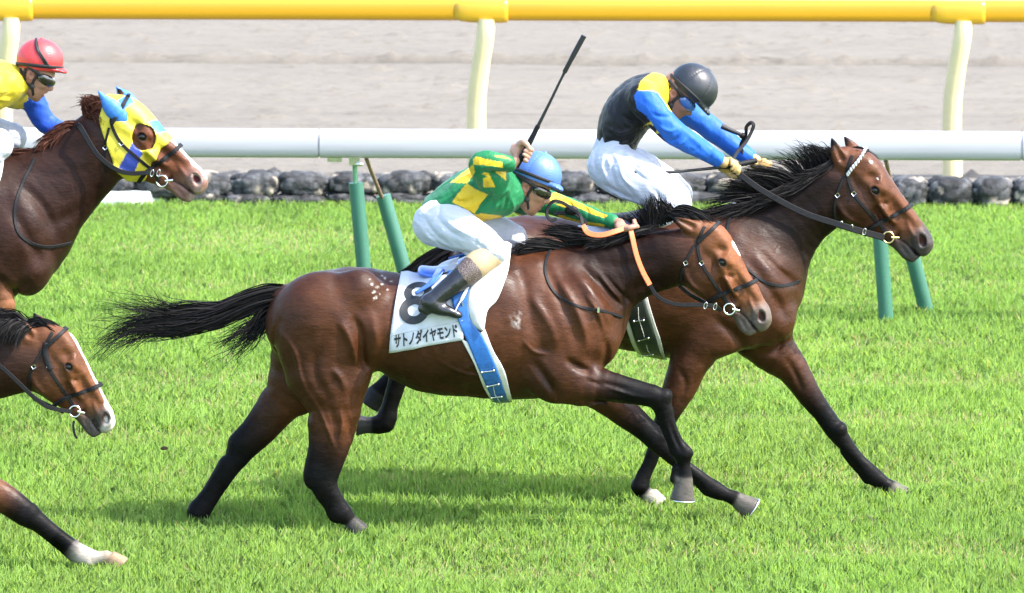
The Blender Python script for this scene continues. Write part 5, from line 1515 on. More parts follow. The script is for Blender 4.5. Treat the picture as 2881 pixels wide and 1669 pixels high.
# ---------------- the hooded chestnut behind ----------------
def horse_hooded():
    Y0 = 2.2
    F = Field(Y0, 0.0075)
    B, D = (0.020, 0.0074, 0.0044), (0.0140, 0.0054, 0.0036)
    F.chain([(-720, 725, 0, 122, 140, B), (-620, 705, 0, 140, 152, B), (-500, 700, 0, 135, 150, B), (-390, 700, 0, 152, 158, B), (-280, 690, 0, 178, 162, B), (-160, 668, 0, 202, 158, B),
             (-60, 650, 0, 210, 146, B), (10, 660, 0, 170, 126, B), (40, 675, 0, 128, 112, B)], k=30, sub=3)
    F.chain([(40, 610, 0, 172, 100, D), (120, 555, 0, 140, 74, D), (185, 505, 0, 120, 56, D), (240, 455, 0, 108, 48, D), (290, 405, 0, 98, 46, D)], k=40, sub=3)
    for sg in (-1, 1):
        F.ball((20, 690, sg * 84, 95, 60, 140, 25), k=30, col=B)
        F.ball((82, 760, sg * 60, 60, 58, 74, 20), k=24, col=B)
        F.ball((-60, 775, sg * 100, 78, 48, 78, 30), k=26, col=B)
        F.ball((-690, 690, sg * 88, 110, 70, 95, -10), k=30, col=B)
    add_legs(F, [([(-20, 800, -88, 66, 46, B), (2, 850, -92, 44, 36, (.16, .066, .03)), (-6, 910, -92, 36, 30, B), (-40, 980, -92, 30, 26, D), (-62, 1020, -92, 28, 25, D), (-95, 1080, -92, 19, 17, D),  # top of the forearm painted bright orange-brown, as sunlit
                   (-130, 1150, -92, 24, 20, D), (-150, 1185, -92, 19, 17, D)], 26, ((-150, 1185, -92), (-160, 1230, -92), 22, 32, .86, 5, HOOFC)),
                  ([(-20, 800, 84, 66, 46, B), (-70, 880, 88, 46, 36, B), (-110, 950, 88, 34, 28, D), (-160, 980, 88, 26, 24, D), (-230, 1000, 88, 20, 17, D), (-270, 960, 88, 24, 20, D)], 26, ((-272, 958, 88), (-290, 915, 88), 22, 30, .86, 5, HOOFC)),
                  ([(-690, 740, -80, 112, 70, B), (-640, 830, -88, 92, 60, B), (-640, 930, -92, 58, 42, B), (-670, 1020, -92, 42, 30, D), (-650, 1090, -92, 28, 22, D), (-600, 1180, -92, 28, 22, D), (-575, 1210, -92, 22, 19, D)], 40, ((-575, 1210, -92), (-555, 1250, -92), 22, 32, .86, 5, HOOFC)),
                  ([(-690, 740, 80, 108, 68, B), (-740, 840, 86, 80, 54, B), (-790, 930, 90, 50, 38, B), (-850, 1010, 90, 40, 28, D), (-890, 1090, 90, 28, 22, D), (-930, 1170, 90, 28, 22, D)], 40, ((-930, 1170, 90), (-935, 1220, 90), 24, 32, .86, 5, HOOFC))])
    F.chain([(-815, 665, 0, 24, 22, D), (-850, 672, 0, 18, 17, D)], k=16, sub=1)
    hd = Head((322, 292), (586, 490), (342, 338, 280, 262, 1.15), (374, 304, 331, 249, 1.05))
    BL = (0.088, 0.029, 0.0125)
    head_field(F, hd, (BL, (0.085, 0.030, 0.015), (0.14, 0.075, 0.058), BLK))
    F.relief += [([(30, 560), (70, 620), (110, 700), (130, 760)], 14, 6, 0), ([(60, 500), (130, 580), (170, 660)], 14, 6, 0), ([(-20, 740), (30, 790), (70, 850)], 12, 7, 0), ([(150, 620), (210, 590), (270, 540)], 14, 5, 0),
                 ([(120, 420), (190, 420), (250, 400)], 20, 5, 0), ([(228, 660), (275, 600), (312, 545)], 12, 5, 0), ([(10, 800), (50, 800), (100, 770)], 12, 6, 0)]
    F.post.append(hide(Y0 * 5 + 9))
    F.relief = [(a, b * 1.1, k * 1.3, s) for a, b, k, s in F.relief]
    v, f = F.mesh()
    c = F.paint(v)
    px, py, u, w, blob = head_marks(v, c, hd, Y0)
    blaze = np.clip((.028 - np.abs(v[:, 1] - Y0)) / .008 + .5, 0, 1) * np.clip((u - .45) / .05, 0, 1) * np.clip((.12 - w) / .02, 0, 1) * np.clip((1.02 - u) / .04, 0, 1)
    c[:] = c * (1 - blaze[:, None]) + np.array(WHT) * blaze[:, None]
    lip = np.clip((u - .96) / .04, 0, 1) * np.clip((w - .10) / .05, 0, 1) * .6
    c[:] = c * (1 - lip[:, None]) + np.array((.34, .25, .19)) * lip[:, None]
    rim = np.clip(1 - np.abs(np.hypot((u - .945) / .048, (w - .094) / .036) - 1) / .35, 0, 1) * .7
    c[:] = c * (1 - rim[:, None]) + np.array((.36, .27, .24)) * rim[:, None]
    blob(.95, .095, .028, .019, (.07, .012, .014))
    root = empty('racehorse', (P(-200, 1260, Y0)[0], Y0, 0), 'dark chestnut racehorse wearing a yellow and blue hood with blue ear covers', 'horse', 'racehorses galloping along the turf')
    lighten(obj('body', v, f, M['coat'], root, col=c), .5)
    bvh = bvh_of(v, f)
    eyes(root, F, hd)
    RB = ((.030, .0100, .0065), (.085, .029, .017))
    mane = [
        ([[(245, 340, 0), (235, 315, 0), (238, 295, 4), (250, 285, 8)], [(265, 320, 0), (248, 298, 0), (245, 285, 4), (232, 288, 6)], [(285, 300, 0), (272, 285, 0), (255, 282, 4), (226, 290, 8)], [(300, 290, 0), (285, 280, 0), (265, 284, 4)]], 420, dict(jit=10, curl=3)),
        ([[(240, 345, -12), (250, 330, -28), (262, 330, -36), (275, 350, -40)], [(265, 325, -12), (272, 315, -28), (285, 330, -38), (300, 352, -40)], [(290, 300, -12), (292, 305, -24), (300, 325, -34), (305, 350, -36)]], 320, dict(jit=8)),
        ([[(228, 345, 0), (190, 345, -12), (160, 370, -20), (140, 395, -24)], [(215, 362, 0), (185, 362, -16), (150, 385, -24), (128, 408, -28)], [(180, 385, 0), (150, 382, -16), (125, 395, -24), (105, 420, -28)], [(150, 405, 0), (120, 408, -16), (90, 425, -22)]], 560, dict(jit=8)),
        ([[(120, 425, 0), (80, 422, -14), (40, 428, -20), (5, 430, -24)], [(100, 440, 0), (60, 432, -16), (25, 425, -22), (-10, 420, -26)], [(60, 450, 0), (30, 440, -14), (0, 440, -20), (-30, 445, -24)]], 420, dict(jit=6)),
    ]
    hair('mane', F, mane, root, cols=RB, r0=1.6)
    hair('tail', F, [([[(-830, 660, 0), (-900, 680, 0), (-1000, 720, 0), (-1120, 790, 0)], [(-830, 690, 0), (-890, 740, 0), (-970, 800, 0), (-1060, 880, 0)]], 260, dict(jit=14))], root, cols=RB)
    # hood: a fitted cloth over the head, open round the eyes
    HF = Field(Y0, 0.0062)
    head_field(HF, hd, (BL, BL, BL, BL), ears=False)
    HF.chain([(40, 610, 0, 172, 100, D), (120, 555, 0, 140, 74, D), (185, 505, 0, 120, 56, D), (240, 455, 0, 108, 48, D), (290, 405, 0, 98, 46, D)], k=40, sub=3)
    s_ = 1 / S(Y0)
    region = [(280, 330), (300, 262), (350, 238), (425, 268), (480, 325), (512, 378), (482, 392), (455, 420), (438, 442), (410, 505), (396, 512), (358, 508), (332, 478), (300, 395), (287, 358)]
    def clip(X, Y, Z):
        x, y = to_px(np.stack([X + 0 * Z, Y0 + 0 * X + 0 * Z, Z + 0 * X], -1)[:, 0])
        d = poly_sd(x, y, region)
        eye = np.hypot((x - 407) / 33, (y - 382) / 36)
        d = np.maximum(d, (1 - eye) * 34)
        return (d * s_)[:, None, :]
    HF.ops = [(o, a, k, p) for o, a, k, p in HF.ops]
    HF.ops.append(('cut', clip, 0, False))
    grow = 5.5 * s_
    for i, (o, a, k, p) in enumerate(HF.ops):
        if o == 'add':
            a = a.copy(); a[:, 3:5] += grow; HF.ops[i] = (o, a, k, p)
        elif o == 'add_ball':
            HF.ops[i] = (o, (a[0], a[1] + grow, a[2] + grow, a[3] + grow, a[4], a[5]), k, p)
    hv, hf = HF.mesh()
    hx, hy = to_px(hv)
    YEL, BLU, DBL = (.47, .385, .022), (.024, .135, .42), (.016, .034, .21)
    hc = np.tile(np.array(YEL), (len(hv), 1))
    hc[inside_poly(hx, hy, [(416, 342), (452, 336), (470, 370), (440, 374)])] = BLU
    hc[inside_poly(hx, hy, [(374, 400), (402, 432), (374, 494), (333, 472), (352, 440)])] = DBL
    for tx, ty, bx, by in ((279, 261, 322, 322), (330, 249, 362, 298)):
        e = np.array([tx - bx, ty - by], float); L = np.hypot(*e); e /= L
        t = (hx - bx) * e[0] + (hy - by) * e[1]; dd = np.abs(-(hx - bx) * e[1] + (hy - by) * e[0])
        hc[(t > 0) & (dd < 18) & (t < L * .5)] = BLU
    hoodo = obj('hood', hv, hf, M['hood'], root, col=hc)
    for bx, by, tx, ty, sg in ((342, 338, 278, 259, -1), (374, 306, 329, 246, 1)):
        EF = Field(Y0, .005)
        o = sg * (.125 if sg < 0 else .085) * hd.L
        EF.chain([(bx + (bx - tx) * .10, by + (by - ty) * .10, o * .86, 24, 9), (bx, by, o * .95, 25, 11), (bx * .72 + tx * .28, by * .72 + ty * .28, o * 1.12, 25, 17), (bx * .5 + tx * .5, by * .5 + ty * .5, o * 1.2, 22, 14), (bx * .2 + tx * .8, by * .2 + ty * .8, o * 1.2, 10, 8), (tx, ty, o * 1.18, 3.5, 3.5)], k=8, sub=2)
        ev, ef = EF.mesh()
        obj('ear_cover', ev, ef, M['hood'], hoodo, col=np.tile(np.array(BLU), (len(ev), 1)))
    bvh2 = bvh_of(np.vstack([v, hv]), np.vstack([f, hf + len(v)]))
    br = bridle(root, bvh2, F, hd, Y0)
    rp, _ = cast(bvh2, *hd(.717, .278), .016, Y0)
    mb = MB()
    c2 = catmull([list(F.pt(q)) for q in ((218, 352, -30), (228, 362, -60), (260, 416, -72), (284, 446, -74), (329, 478, -74), (370, 488, -72), (428, 488, -66))] + [list(rp - [10 * s_, 0, 0])], 6)
    mb.add(*ribbon(c2, np.array([0, -1, .1]), np.linspace(17, 11, len(c2)) * s_, 5 * s_))
    c3 = catmull([list(F.pt(q)) for q in ((225, 350, 40), (260, 416, 72), (329, 478, 74), (428, 488, 66), (470, 486, 58))], 6)
    mb.add(*ribbon(c3, np.array([0, 1, .1]), 13 * s_, 5 * s_))
    mb.build('rein', M['leather'], br, smooth=False)
    bs = strap(bvh, [(99, 445), (82, 480), (66, 510), (49, 556), (41, 605), (49, 652), (82, 682), (136, 695), (199, 683)], 9, Y0)
    bs.build('breast_strap', M['leather'], root, smooth=False)
    SF = Field(Y0, .012)
    SF.chain([(-330, 480, 0, 12, 60), (-250, 475, 0, 20, 80), (-150, 458, 0, 18, 60)], k=8, sub=3)
    obj('saddle', *SF.mesh(), M['rubber'], root)
    obj('saddle_pad', *patch(bvh, [(-190, 470), (-170, 560), (-160, 640)], [(12, 456), (4, 500), (-20, 560)], Y0, off=.02, nu=10, nv=14, bulge=lambda t, w: .03 * t * (1 - w)), M['white_pad'], root)
    return dict(F=F, bvh=bvh, root=root, hd=hd)

# ---------------- the bay nearest the camera, at the left edge ----------------
def horse_left():
    Y0 = -0.9
    F = Field(Y0, 0.0075)
    B, D = BAY, BAYD
    dx, dyy = -1850, 285
    F.chain([(872 + dx, 908 + dyy, 0, 126, 150, B), (985 + dx, 902 + dyy, 0, 151, 166, B), (1100 + dx, 906 + dyy, 0, 140, 160, B), (1220 + dx, 938 + dyy, 0, 168, 172, B), (1340 + dx, 926 + dyy, 0, 193, 176, B),
             (1446 + dx, 913 + dyy, 0, 213, 164, B), (1550 + dx, 908 + dyy, 0, 198, 148, B), (1612 + dx, 895 + dyy, 0, 140, 130, B)], k=30, sub=3)
    F.chain([(-250, 1130, 0, 150, 100, D), (-160, 1080, 0, 122, 72, D), (-60, 1040, 0, 100, 54, D), (30, 1020, 0, 92, 48, D), (105, 1010, 0, 84, 44, D)], k=40, sub=3)
    for sg in (-1, 1):
        F.ball((1600 + dx, 930 + dyy, sg * 92, 105, 62, 150, 25), k=30, col=B)
        F.ball((1676 + dx, 962 + dyy, sg * 66, 64, 60, 74, 10), k=24, col=B)
        F.ball((905 + dx, 868 + dyy, sg * 92, 120, 78, 105, -10), k=30, col=B)
    add_legs(F, [([(-250, 1330, -90, 66, 50, B), (-160, 1345, -100, 56, 44, B), (-60, 1372, -104, 46, 37, (.075, .027, .0105)), (-5, 1392, -104, 42, 34, (.075, .027, .0105)), (35, 1418, -104, 39, 32, BAYD), (72, 1446, -104, 36, 31, BLK), (105, 1468, -104, 29, 26, BLK),
                   (150, 1502, -104, 24, 21, BLK), (195, 1536, -104, 25, 21, BLK), (222, 1556, -104, 27, 22, (.24, .215, .185)), (244, 1568, -104, 28, 23, (.24, .215, .185)), (276, 1570, -104, 18, 16, (.21, .185, .155)), (298, 1570, -104, 21, 18, (.20, .165, .125))], 26,
                   ((306, 1568, -104), (340, 1597, -104), 23, 35, .86, 5, (.17, .115, .07))),
                  ([(-260, 1320, 86, 66, 50, B), (-230, 1400, 92, 46, 38, B), (-250, 1480, 92, 33, 28, BLK), (-300, 1520, 92, 22, 20, BLK), (-360, 1545, 92, 24, 20, BLK)], 26, ((-362, 1545, 92), (-400, 1530, 92), 22, 32, .86, 5, HOOFC)),
                  ([(890 + dx, 935 + dyy, -84, 122, 76, B), (912 + dx, 1035 + dyy, -92, 117, 70, B), (943 + dx, 1189 + dyy, -98, 63, 44, B), (913 + dx, 1318 + dyy, -98, 44, 30, BLK), (960 + dx, 1310 + dyy + 90, -98, 30, 24, BLK)], 40, ((960 + dx, 1400 + dyy, -98), (980 + dx, 1440 + dyy, -98), 24, 34, .86, 5, HOOFC)),
                  ([(880 + dx, 950 + dyy, 80, 115, 72, B), (795 + dx, 1132 + dyy, 92, 66, 46, B), (678 + dx, 1262 + dyy, 92, 46, 32, BLK), (590 + dx, 1310 + dyy, 92, 31, 23, BLK)], 40, ((590 + dx, 1310 + dyy, 92), (550 + dx, 1330 + dyy, 92), 26, 34, .86, 5, HOOFC))])
    tendon(F, (112, 1478), (212, 1552), 1, -104, r=9, off=17)
    F.ball((84, 1442, -108, 22, 26, 26, 40), k=8, col=BLK)
    F.ball((246, 1580, -104, 20, 20, 16, 20), k=8, col=(.24, .215, .185))
    hd = Head((150, 930), (330, 1174), (92, 964, 44, 893, 1.15), (132, 934, 95, 882, 1.0))
    BL = (0.098, 0.0355, 0.0135)
    head_field(F, hd, (BL, (0.066, 0.0235, 0.0092), (0.05, 0.041, 0.037), BLK))
    F.post.append(hide(Y0 * 5 + 9))
    F.relief = [(a, b * 1.1, k * 1.3, s) for a, b, k, s in F.relief]
    v, f = F.mesh()
    c = F.paint(v)
    px, py, u, w, blob = head_marks(v, c, hd, Y0)
    wd = np.interp(u, [.10, .22, .45, .7, .95], [.016, .030, .020, .022, .030])
    blaze = np.clip((wd - np.abs(v[:, 1] - Y0)) / .006 + .5, 0, 1) * np.clip((u - .10) / .05, 0, 1) * np.clip((.12 - w) / .02, 0, 1)
    a2 = np.clip((u - .97) / .03, 0, 1) * np.clip((w - .02) / .03, 0, 1) * .42
    blaze = np.maximum(blaze, a2 * (u < 1.2) * (w < .2))
    c[:] = c * (1 - blaze[:, None]) + np.array(WHT) * blaze[:, None]
    root = empty('racehorse', (P(-550, 1597, Y0)[0], Y0, 0), 'bay racehorse with a long white blaze and one white foreleg, entering at the left edge', 'horse', 'racehorses galloping along the turf')
    lighten(obj('body', v, f, M['coat'], root, col=c), .5)
    bvh = bvh_of(v, f)
    eyes(root, F, hd)
    mane = [
        ([[(-60, 925, -20), (-80, 930, -40), (-110, 960, -52), (-130, 990, -58)], [(20, 905, -14), (-10, 905, -40), (-40, 935, -56), (-60, 970, -60)], [(70, 912, -12), (50, 905, -40), (20, 925, -58), (0, 965, -64)], [(95, 920, -16), (75, 930, -42), (55, 950, -58), (40, 985, -62)]], 750, dict(jit=9)),
        ([[(-40, 915, 0), (-60, 890, 0), (-80, 885, 0)], [(30, 900, 0), (10, 880, 0), (-20, 872, 0)], [(80, 905, 0), (55, 885, -6), (30, 885, -10), (0, 900, -14)]], 420, dict(jit=9)),
        ([[(100, 920, 0), (125, 905, 0), (150, 925, -4), (170, 942, -10)], [(90, 910, 14), (120, 900, 12), (150, 912, 8), (185, 940, 2)], [(105, 925, -14), (130, 920, -20), (152, 938, -24), (165, 955, -26)], [(60, 908, 4), (90, 895, 4), (110, 892, 0), (135, 905, 0)]], 420, dict(jit=5, len_lo=.8, curl=2)),
    ]
    hair('mane', F, mane, root)
    hair('tail', F, [([[(790 + dx, 812 + dyy, 0), (700 + dx, 830 + dyy, 0), (600 + dx, 870 + dyy, 0), (480 + dx, 930 + dyy, 0)], [(785 + dx, 840 + dyy, 0), (700 + dx, 880 + dyy, 0), (610 + dx, 930 + dyy, 0), (520 + dx, 1010 + dyy, 0)]], 260, dict(jit=14))], root)
    br = bridle(root, bvh, F, hd, Y0)
    s_ = 1 / S(Y0)
    p, n = cast(bvh, *hd(.20, .215), .012, Y0)
    mb = strap(bvh, [hd(.05, .12), hd(.13, .19), hd(.23, .225), hd(.28, .235)], 17, Y0, off=.010, mirror=False)
    mb.build('cheek_tab', M['leather'], br)
    rp, _ = cast(bvh, *hd(.717, .278), .016, Y0)
    mb = MB()
    c2 = catmull([list(F.pt(q)) for q in ((-160, 960, -60), (-60, 990, -72), (0, 1030, -74), (50, 1075, -72), (95, 1118, -66), (130, 1143, -60), (160, 1152, -54))] + [list(rp - [8 * s_, 0, 0])], 6)
    mb.add(*ribbon(c2, np.array([0, -1, .1]), 12 * s_, 5 * s_))
    c3 = catmull([list(F.pt(q)) for q in ((-160, 960, 60), (0, 1030, 74), (95, 1118, 66), (180, 1160, 52))], 6)
    mb.add(*ribbon(c3, np.array([0, 1, .1]), 12 * s_, 5 * s_))
    v_, f_ = ribbon(catmull([list(F.pt(q)) for q in ((208, 1184, -44), (206, 1200, -46), (210, 1222, -46), (217, 1234, -44))], 4), np.array([0, -1, 0.1]), 7 * s_, 4 * s_); mb.add(v_, f_)
    mb.build('rein', M['leather'], br, smooth=False)
    SF = Field(Y0, .012)
    SF.chain([(1188 + dx, 762 + dyy, 0, 13, 62), (1275 + dx, 760 + dyy, 0, 20, 84), (1400 + dx, 702 + dyy, 0, 20, 44)], k=8, sub=3)
    obj('saddle', *SF.mesh(), M['rubber'], root)
    return dict(F=F, bvh=bvh, root=root, hd=hd)
# ------------------------------------------------------------------ riders
SKIN, SKIND, LIP = (.25, .125, .080), (.185, .075, .050), (.165, .050, .042)
HAIRC = (.012, .009, .008)
class Face:
    """head frame in the picture plane: f forward, d down (px), y sideways"""
    def __init__(s, c, deg, dy=0, k=1.0):
        s.c = np.array(c, float); s.dy = dy; s.k = k
        s.f = np.array([math.cos(R(deg)), math.sin(R(deg))]); s.d = np.array([-math.sin(R(deg)), math.cos(R(deg))])
    def __call__(s, f, d, y=0):
        q = s.c + s.k * (f * s.f + d * s.d)
        return q[0], q[1], s.dy + s.k * y
def face_field(F, h, skin=SKIN):
    k = h.k
    def C(rows, kk=8, **o): F.chain([(*h(f, d, y), r * k, ry * k, o.get('c', skin)) for f, d, y, r, ry in rows], k=kk * k, sub=1, op=o.get('op', 'add'), paint=o.get('op', 'add') == 'add')
    C([(-8, -14, 0, 50, 44), (6, -12, 0, 52, 45)], 8)
    C([(22, 22, 0, 36, 37), (24, 34, 0, 33, 33)], 14)
    C([(2, 30, 0, 30, 38), (28, 58, 0, 19, 24), (36, 64, 0, 14, 15)], 14)             # jaw to chin
    C([(48, -12, 0, 9, 28), (49, -10, 0, 8, 24)], 8)                                   # brow
    C([(53, -2, 0, 6.5, 7), (65, 21, 0, 8, 8), (57, 27, 0, 6.5, 13)], 6)                 # nose
    C([(51, 40, -9, 5.5, 5), (54.5, 39, 0, 6, 6), (51, 40, 9, 5.5, 5)], 4, c=LIP)          # lips
    C([(48, 48.5, -8, 5.2, 5), (52, 48.5, 0, 5.8, 6), (48, 48.5, 8, 5.2, 5)], 4, c=LIP)
    C([(55, 44, -15, 2.6, 3), (59, 44, 0, 2.6, 3), (55, 44, 15, 2.6, 3)], 2, op='sub')
    for sg in (-1, 1):
        F.ball((*h(38, 20, sg * 24), 15 * k, 12 * k, 12 * k), k=12 * k, col=skin)       # cheekbone
        F.ball((*h(46, 4, sg * 15), 9 * k, 9 * k, 7 * k), k=6 * k, op='sub')           # eye socket
        F.ball((*h(42, 4, sg * 15), 9 * k, 9 * k, 8 * k), k=2 * k, col=(.45, .36, .32))  # eye
        F.chain([(*h(-10, 3, sg * 47), 12 * k, 7 * k, SKIND), (*h(-8, 13, sg * 47), 13 * k, 7 * k, SKIND), (*h(-5, 28, sg * 44), 8 * k, 6 * k, SKIND)], k=5 * k, sub=1)   # ear
        F.ball((*h(-5, 12, sg * 54), 6 * k, 5 * k, 9 * k), k=3 * k, op='sub')
def hand_field(F, c, axis, back, palm_n, k=1.0, col=SKIN, dy=0, grip=9.5):
    """a fist closed round a bar. c: bar centre px; axis: direction along the bar (x, y, dy); back: from the bar towards the wrist"""
    w = np.array(axis, float); w /= np.linalg.norm(w)
    b = np.array(back, float); b -= w * (b @ w); b /= np.linalg.norm(b)
    n = np.cross(w, b) * palm_n
    c = np.array([c[0], c[1], dy], float)
    def q(v): return (v[0], v[1], v[2])
    pr = [(s_, 1) for s_ in (-15, -5, 5, 15)]
    F.chain([(*q(c + b * 21 * k + w * s_ * k), 9.5 * k, 9.5 * k, col) for s_ in (-12, 0, 12)], k=6 * k, sub=1)
    F.chain([(*q(c + b * 34 * k + w * s_ * k), 10 * k, 10 * k, col) for s_ in (-7, 5)], k=10 * k, sub=1)
    for i, s_ in enumerate((-16.5, -5.5, 5.5, 16.5)):
        ln = (0.85, 1.0, 1.03, .95)[i]
        pts = []
        for a, rr in ((20, 6.6), (75, 6.6), (130, 6.2), (185, 5.8), (230 * ln, 5.2)):
            an = R(a)
            rad = (grip + 6.4) * k * (1.10 if a in (75, 130) else 1.0)
            p = c + w * (s_ * k) + rad * (math.cos(an) * b + math.sin(an) * n)
            pts.append((*q(p), rr * k, rr * k, col))
        F.chain(pts, k=2.2 * k, sub=2)
    th = [c + b * 22 * k + w * 16 * k - n * 6 * k, c + b * 10 * k + w * 25 * k - n * 14 * k, c - b * 6 * k + w * 22 * k - n * 14 * k, c - b * 15 * k + w * 15 * k - n * 7 * k]
    F.chain([(*q(p), r * k, r * k, col) for p, r in zip(th, (9.5, 8.2, 7.2, 6.2))], k=4 * k, sub=2)

def folds(ax, freq, amp, thr=.0):
    """cloth folds: ridged noise stretched along one direction"""
    ax = np.array(ax, float); ax /= np.linalg.norm(ax)
    up = np.array([0, 1.0, 0.1]); s1 = np.cross(ax, up); s1 /= np.linalg.norm(s1); s2 = np.cross(ax, s1)
    def fn(X, Y, Z):
        p = np.stack([X, Y, Z], -1).astype(np.float32)
        a, b, c = p @ ax.astype(np.float32), p @ s1.astype(np.float32), p @ s2.astype(np.float32)
        n = vnoise(a * freq * .28, b * freq, c * freq)
        n2 = vnoise(a * freq * .6 + 7, b * freq * 2.1, c * freq * 2.1)
        return amp * ((np.abs(2 * n - 1) - .45) + .4 * (np.abs(2 * n2 - 1) - .45))
    return fn
def cloth(name, Y0, vox, chains, material, parent, post=None, cuts=(), col=None, colfn=None, creases=()):
    F = Field(Y0, vox)
    F.relief += [(l, w_, a_, s_) for l, w_, a_, s_ in creases]
    for pts, k in chains: F.chain(pts, k=k, sub=3)
    if post: F.post += post if isinstance(post, list) else [post]
    for c_ in cuts: F.ops.append(('cut', c_, 0, False))
    v, f = F.mesh()
    c = None
    if colfn is not None:
        px, py = to_px(v); c = colfn(F, v, px, py)
    elif col is not None:
        c = np.tile(np.array(col), (len(v), 1))
    o = obj(name, v, f, material, parent, col=c)
    if len(f) > 20000: lighten(o, .62)
    return o, v, f
def cap(parent, Y0, c, deg, rf, rd, ry, mat, h, dy=0, brim=8, peak=True, goggle=None, band_on_cap=None):
    """the skull cap with its silk cover, peak, band, chin strap and goggles; local frame like Face"""
    s_ = 1 / S(Y0)
    K = Face(c, deg, dy)
    F = Field(Y0, .0036)
    F.ball((*K(0, 0), rf, ry, rd, deg), k=4)
    def brimcut(X, Y, Z):
        a = F.pt(K(0, brim)); dn = F.pt(K(0, brim + 10)) - a; dn /= np.linalg.norm(dn)
        return (X - a[0]) * dn[0] + (Z - a[2]) * dn[2] + (Y - a[1]) * dn[1]
    F.ops.append(('cut', brimcut, 0, False))
    if peak:
        F.chain([(*K(rf * .62, brim - 4, -ry * .55), 4, 9), (*K(rf * 1.06, brim - 1, -14), 5, 16), (*K(rf * 1.14, brim, 0), 5, 18), (*K(rf * 1.06, brim - 1, 14), 5, 16), (*K(rf * .62, brim - 4, ry * .55), 4, 9)], k=9, sub=3)
        F.chain([(*K(rf * .5, brim - 6, 0), 6, ry * .6), (*K(rf * 1.05, brim - 2, 0), 4.5, 26)], k=8, sub=2)
    F.ball((*K(-2, -rd), 6, 6, 4, deg), k=2)
    cc = F.pt(K(0, 0)); uf = F.pt(K(10, 0)) - cc; uf /= np.linalg.norm(uf); ud = F.pt(K(0, 10)) - cc; ud /= np.linalg.norm(ud)
    def pucker(X, Y, Z):                                   # gathered seams of the cover
        p = np.stack([X - cc[0], Y - cc[1], Z - cc[2]], -1)
        a, b, y = p @ uf, p @ ud, p[:, 1]
        an = np.arctan2(y, a)
        seam = np.exp(-(np.abs((an * 3 / np.pi + .5) % 1 - .5) / .055) ** 2)
        return seam * (.0011 + .0010 * np.sin(b * 520)) + .0007 * (vnoise(X * 60, Y * 60, Z * 60) - .5)
    F.post.append(pucker)
    v, f = F.mesh()
    ho = obj('helmet', v, f, mat, parent)
    # elastic band round the rim
    pts = []
    for a in np.linspace(0, 2 * np.pi, 40):
        pts.append(F.pt(K(rf * 1.005 * math.cos(a) * .995, brim - 7 - 2 * math.cos(a), ry * 1.005 * math.sin(a))))
    obj('helmet_band', *ribbon(pts, np.array(pts) - cc, 10 * s_, 3.5 * s_), M['rubber'], ho)
    # harness: from temple and nape to the chin
    for sg in (-1, 1):
        mb = MB()
        for line in ([(12, 0, 47), (8, 22, 45), (12, 40, 40), (24, 60, 28), (30, 73, 10), (31, 75, 0)], [(-30, -2, 44), (-26, 24, 42), (-4, 38, 42), (12, 42, 41)], [(-44, 4, 26), (-36, 16, 36), (-26, 24, 42)]):
            q = catmull([F.pt(h(a, b, sg * y)) for a, b, y in line], 4)
            mb.add(*ribbon(q, q - F.pt(h(0, 10, 0)), 7.5 * s_, 3.5 * s_))
        mb.add(*ellipsoid(F.pt(h(10, 40, sg * 42)), np.array([8, 4, 9]) * s_, n=10, m=8))
        mb.build('chin_strap', M['rubber'], ho)
    # goggles
    GF = Field(Y0, .003)
    GF.chain([(*h(26, 3, -44), 12, 7), (*h(42, 4, -34), 15.5, 9), (*h(54, 4, -14), 15, 9), (*h(56, 2, 0), 12.5, 8), (*h(54, 4, 14), 15, 9), (*h(42, 4, 34), 15.5, 9), (*h(26, 3, 44), 12, 7)], k=4, sub=3)
    gv, gf = GF.mesh()
    g = obj('goggles', gv, gf, M[goggle or 'goggle_dark'], ho)
    for sg in (-1, 1):
        q = catmull([F.pt(h(a, b, sg * y)) for a, b, y in ((30, 0, 46), (10, -4, 52), (-16, -8, 54), (-44, -10, 38))], 4)
        obj('goggle_strap', *ribbon(q, q - F.pt(h(0, -8, 0)), 9 * s_, 3 * s_), M['rubber'], g)
    return ho, g, K, F

def whip(name, pts, rad, label, grip):
    o = empty(name, pts[0], label, 'whip', 'riding whips')
    s_ = 1 / S(0)
    c = catmull([list(p) for p in pts], 5)
    r = np.interp(np.linspace(0, 1, len(c)), np.linspace(0, 1, len(rad)), rad) * s_
    obj('shaft', *tube(c, r, 8), M['rubber'], o)
    n = len(c)
    obj('grip', *tube(c[:max(3, int(n * grip))], r[:max(3, int(n * grip))] * 1.35, 10), M['leather'], o)
    return o, c

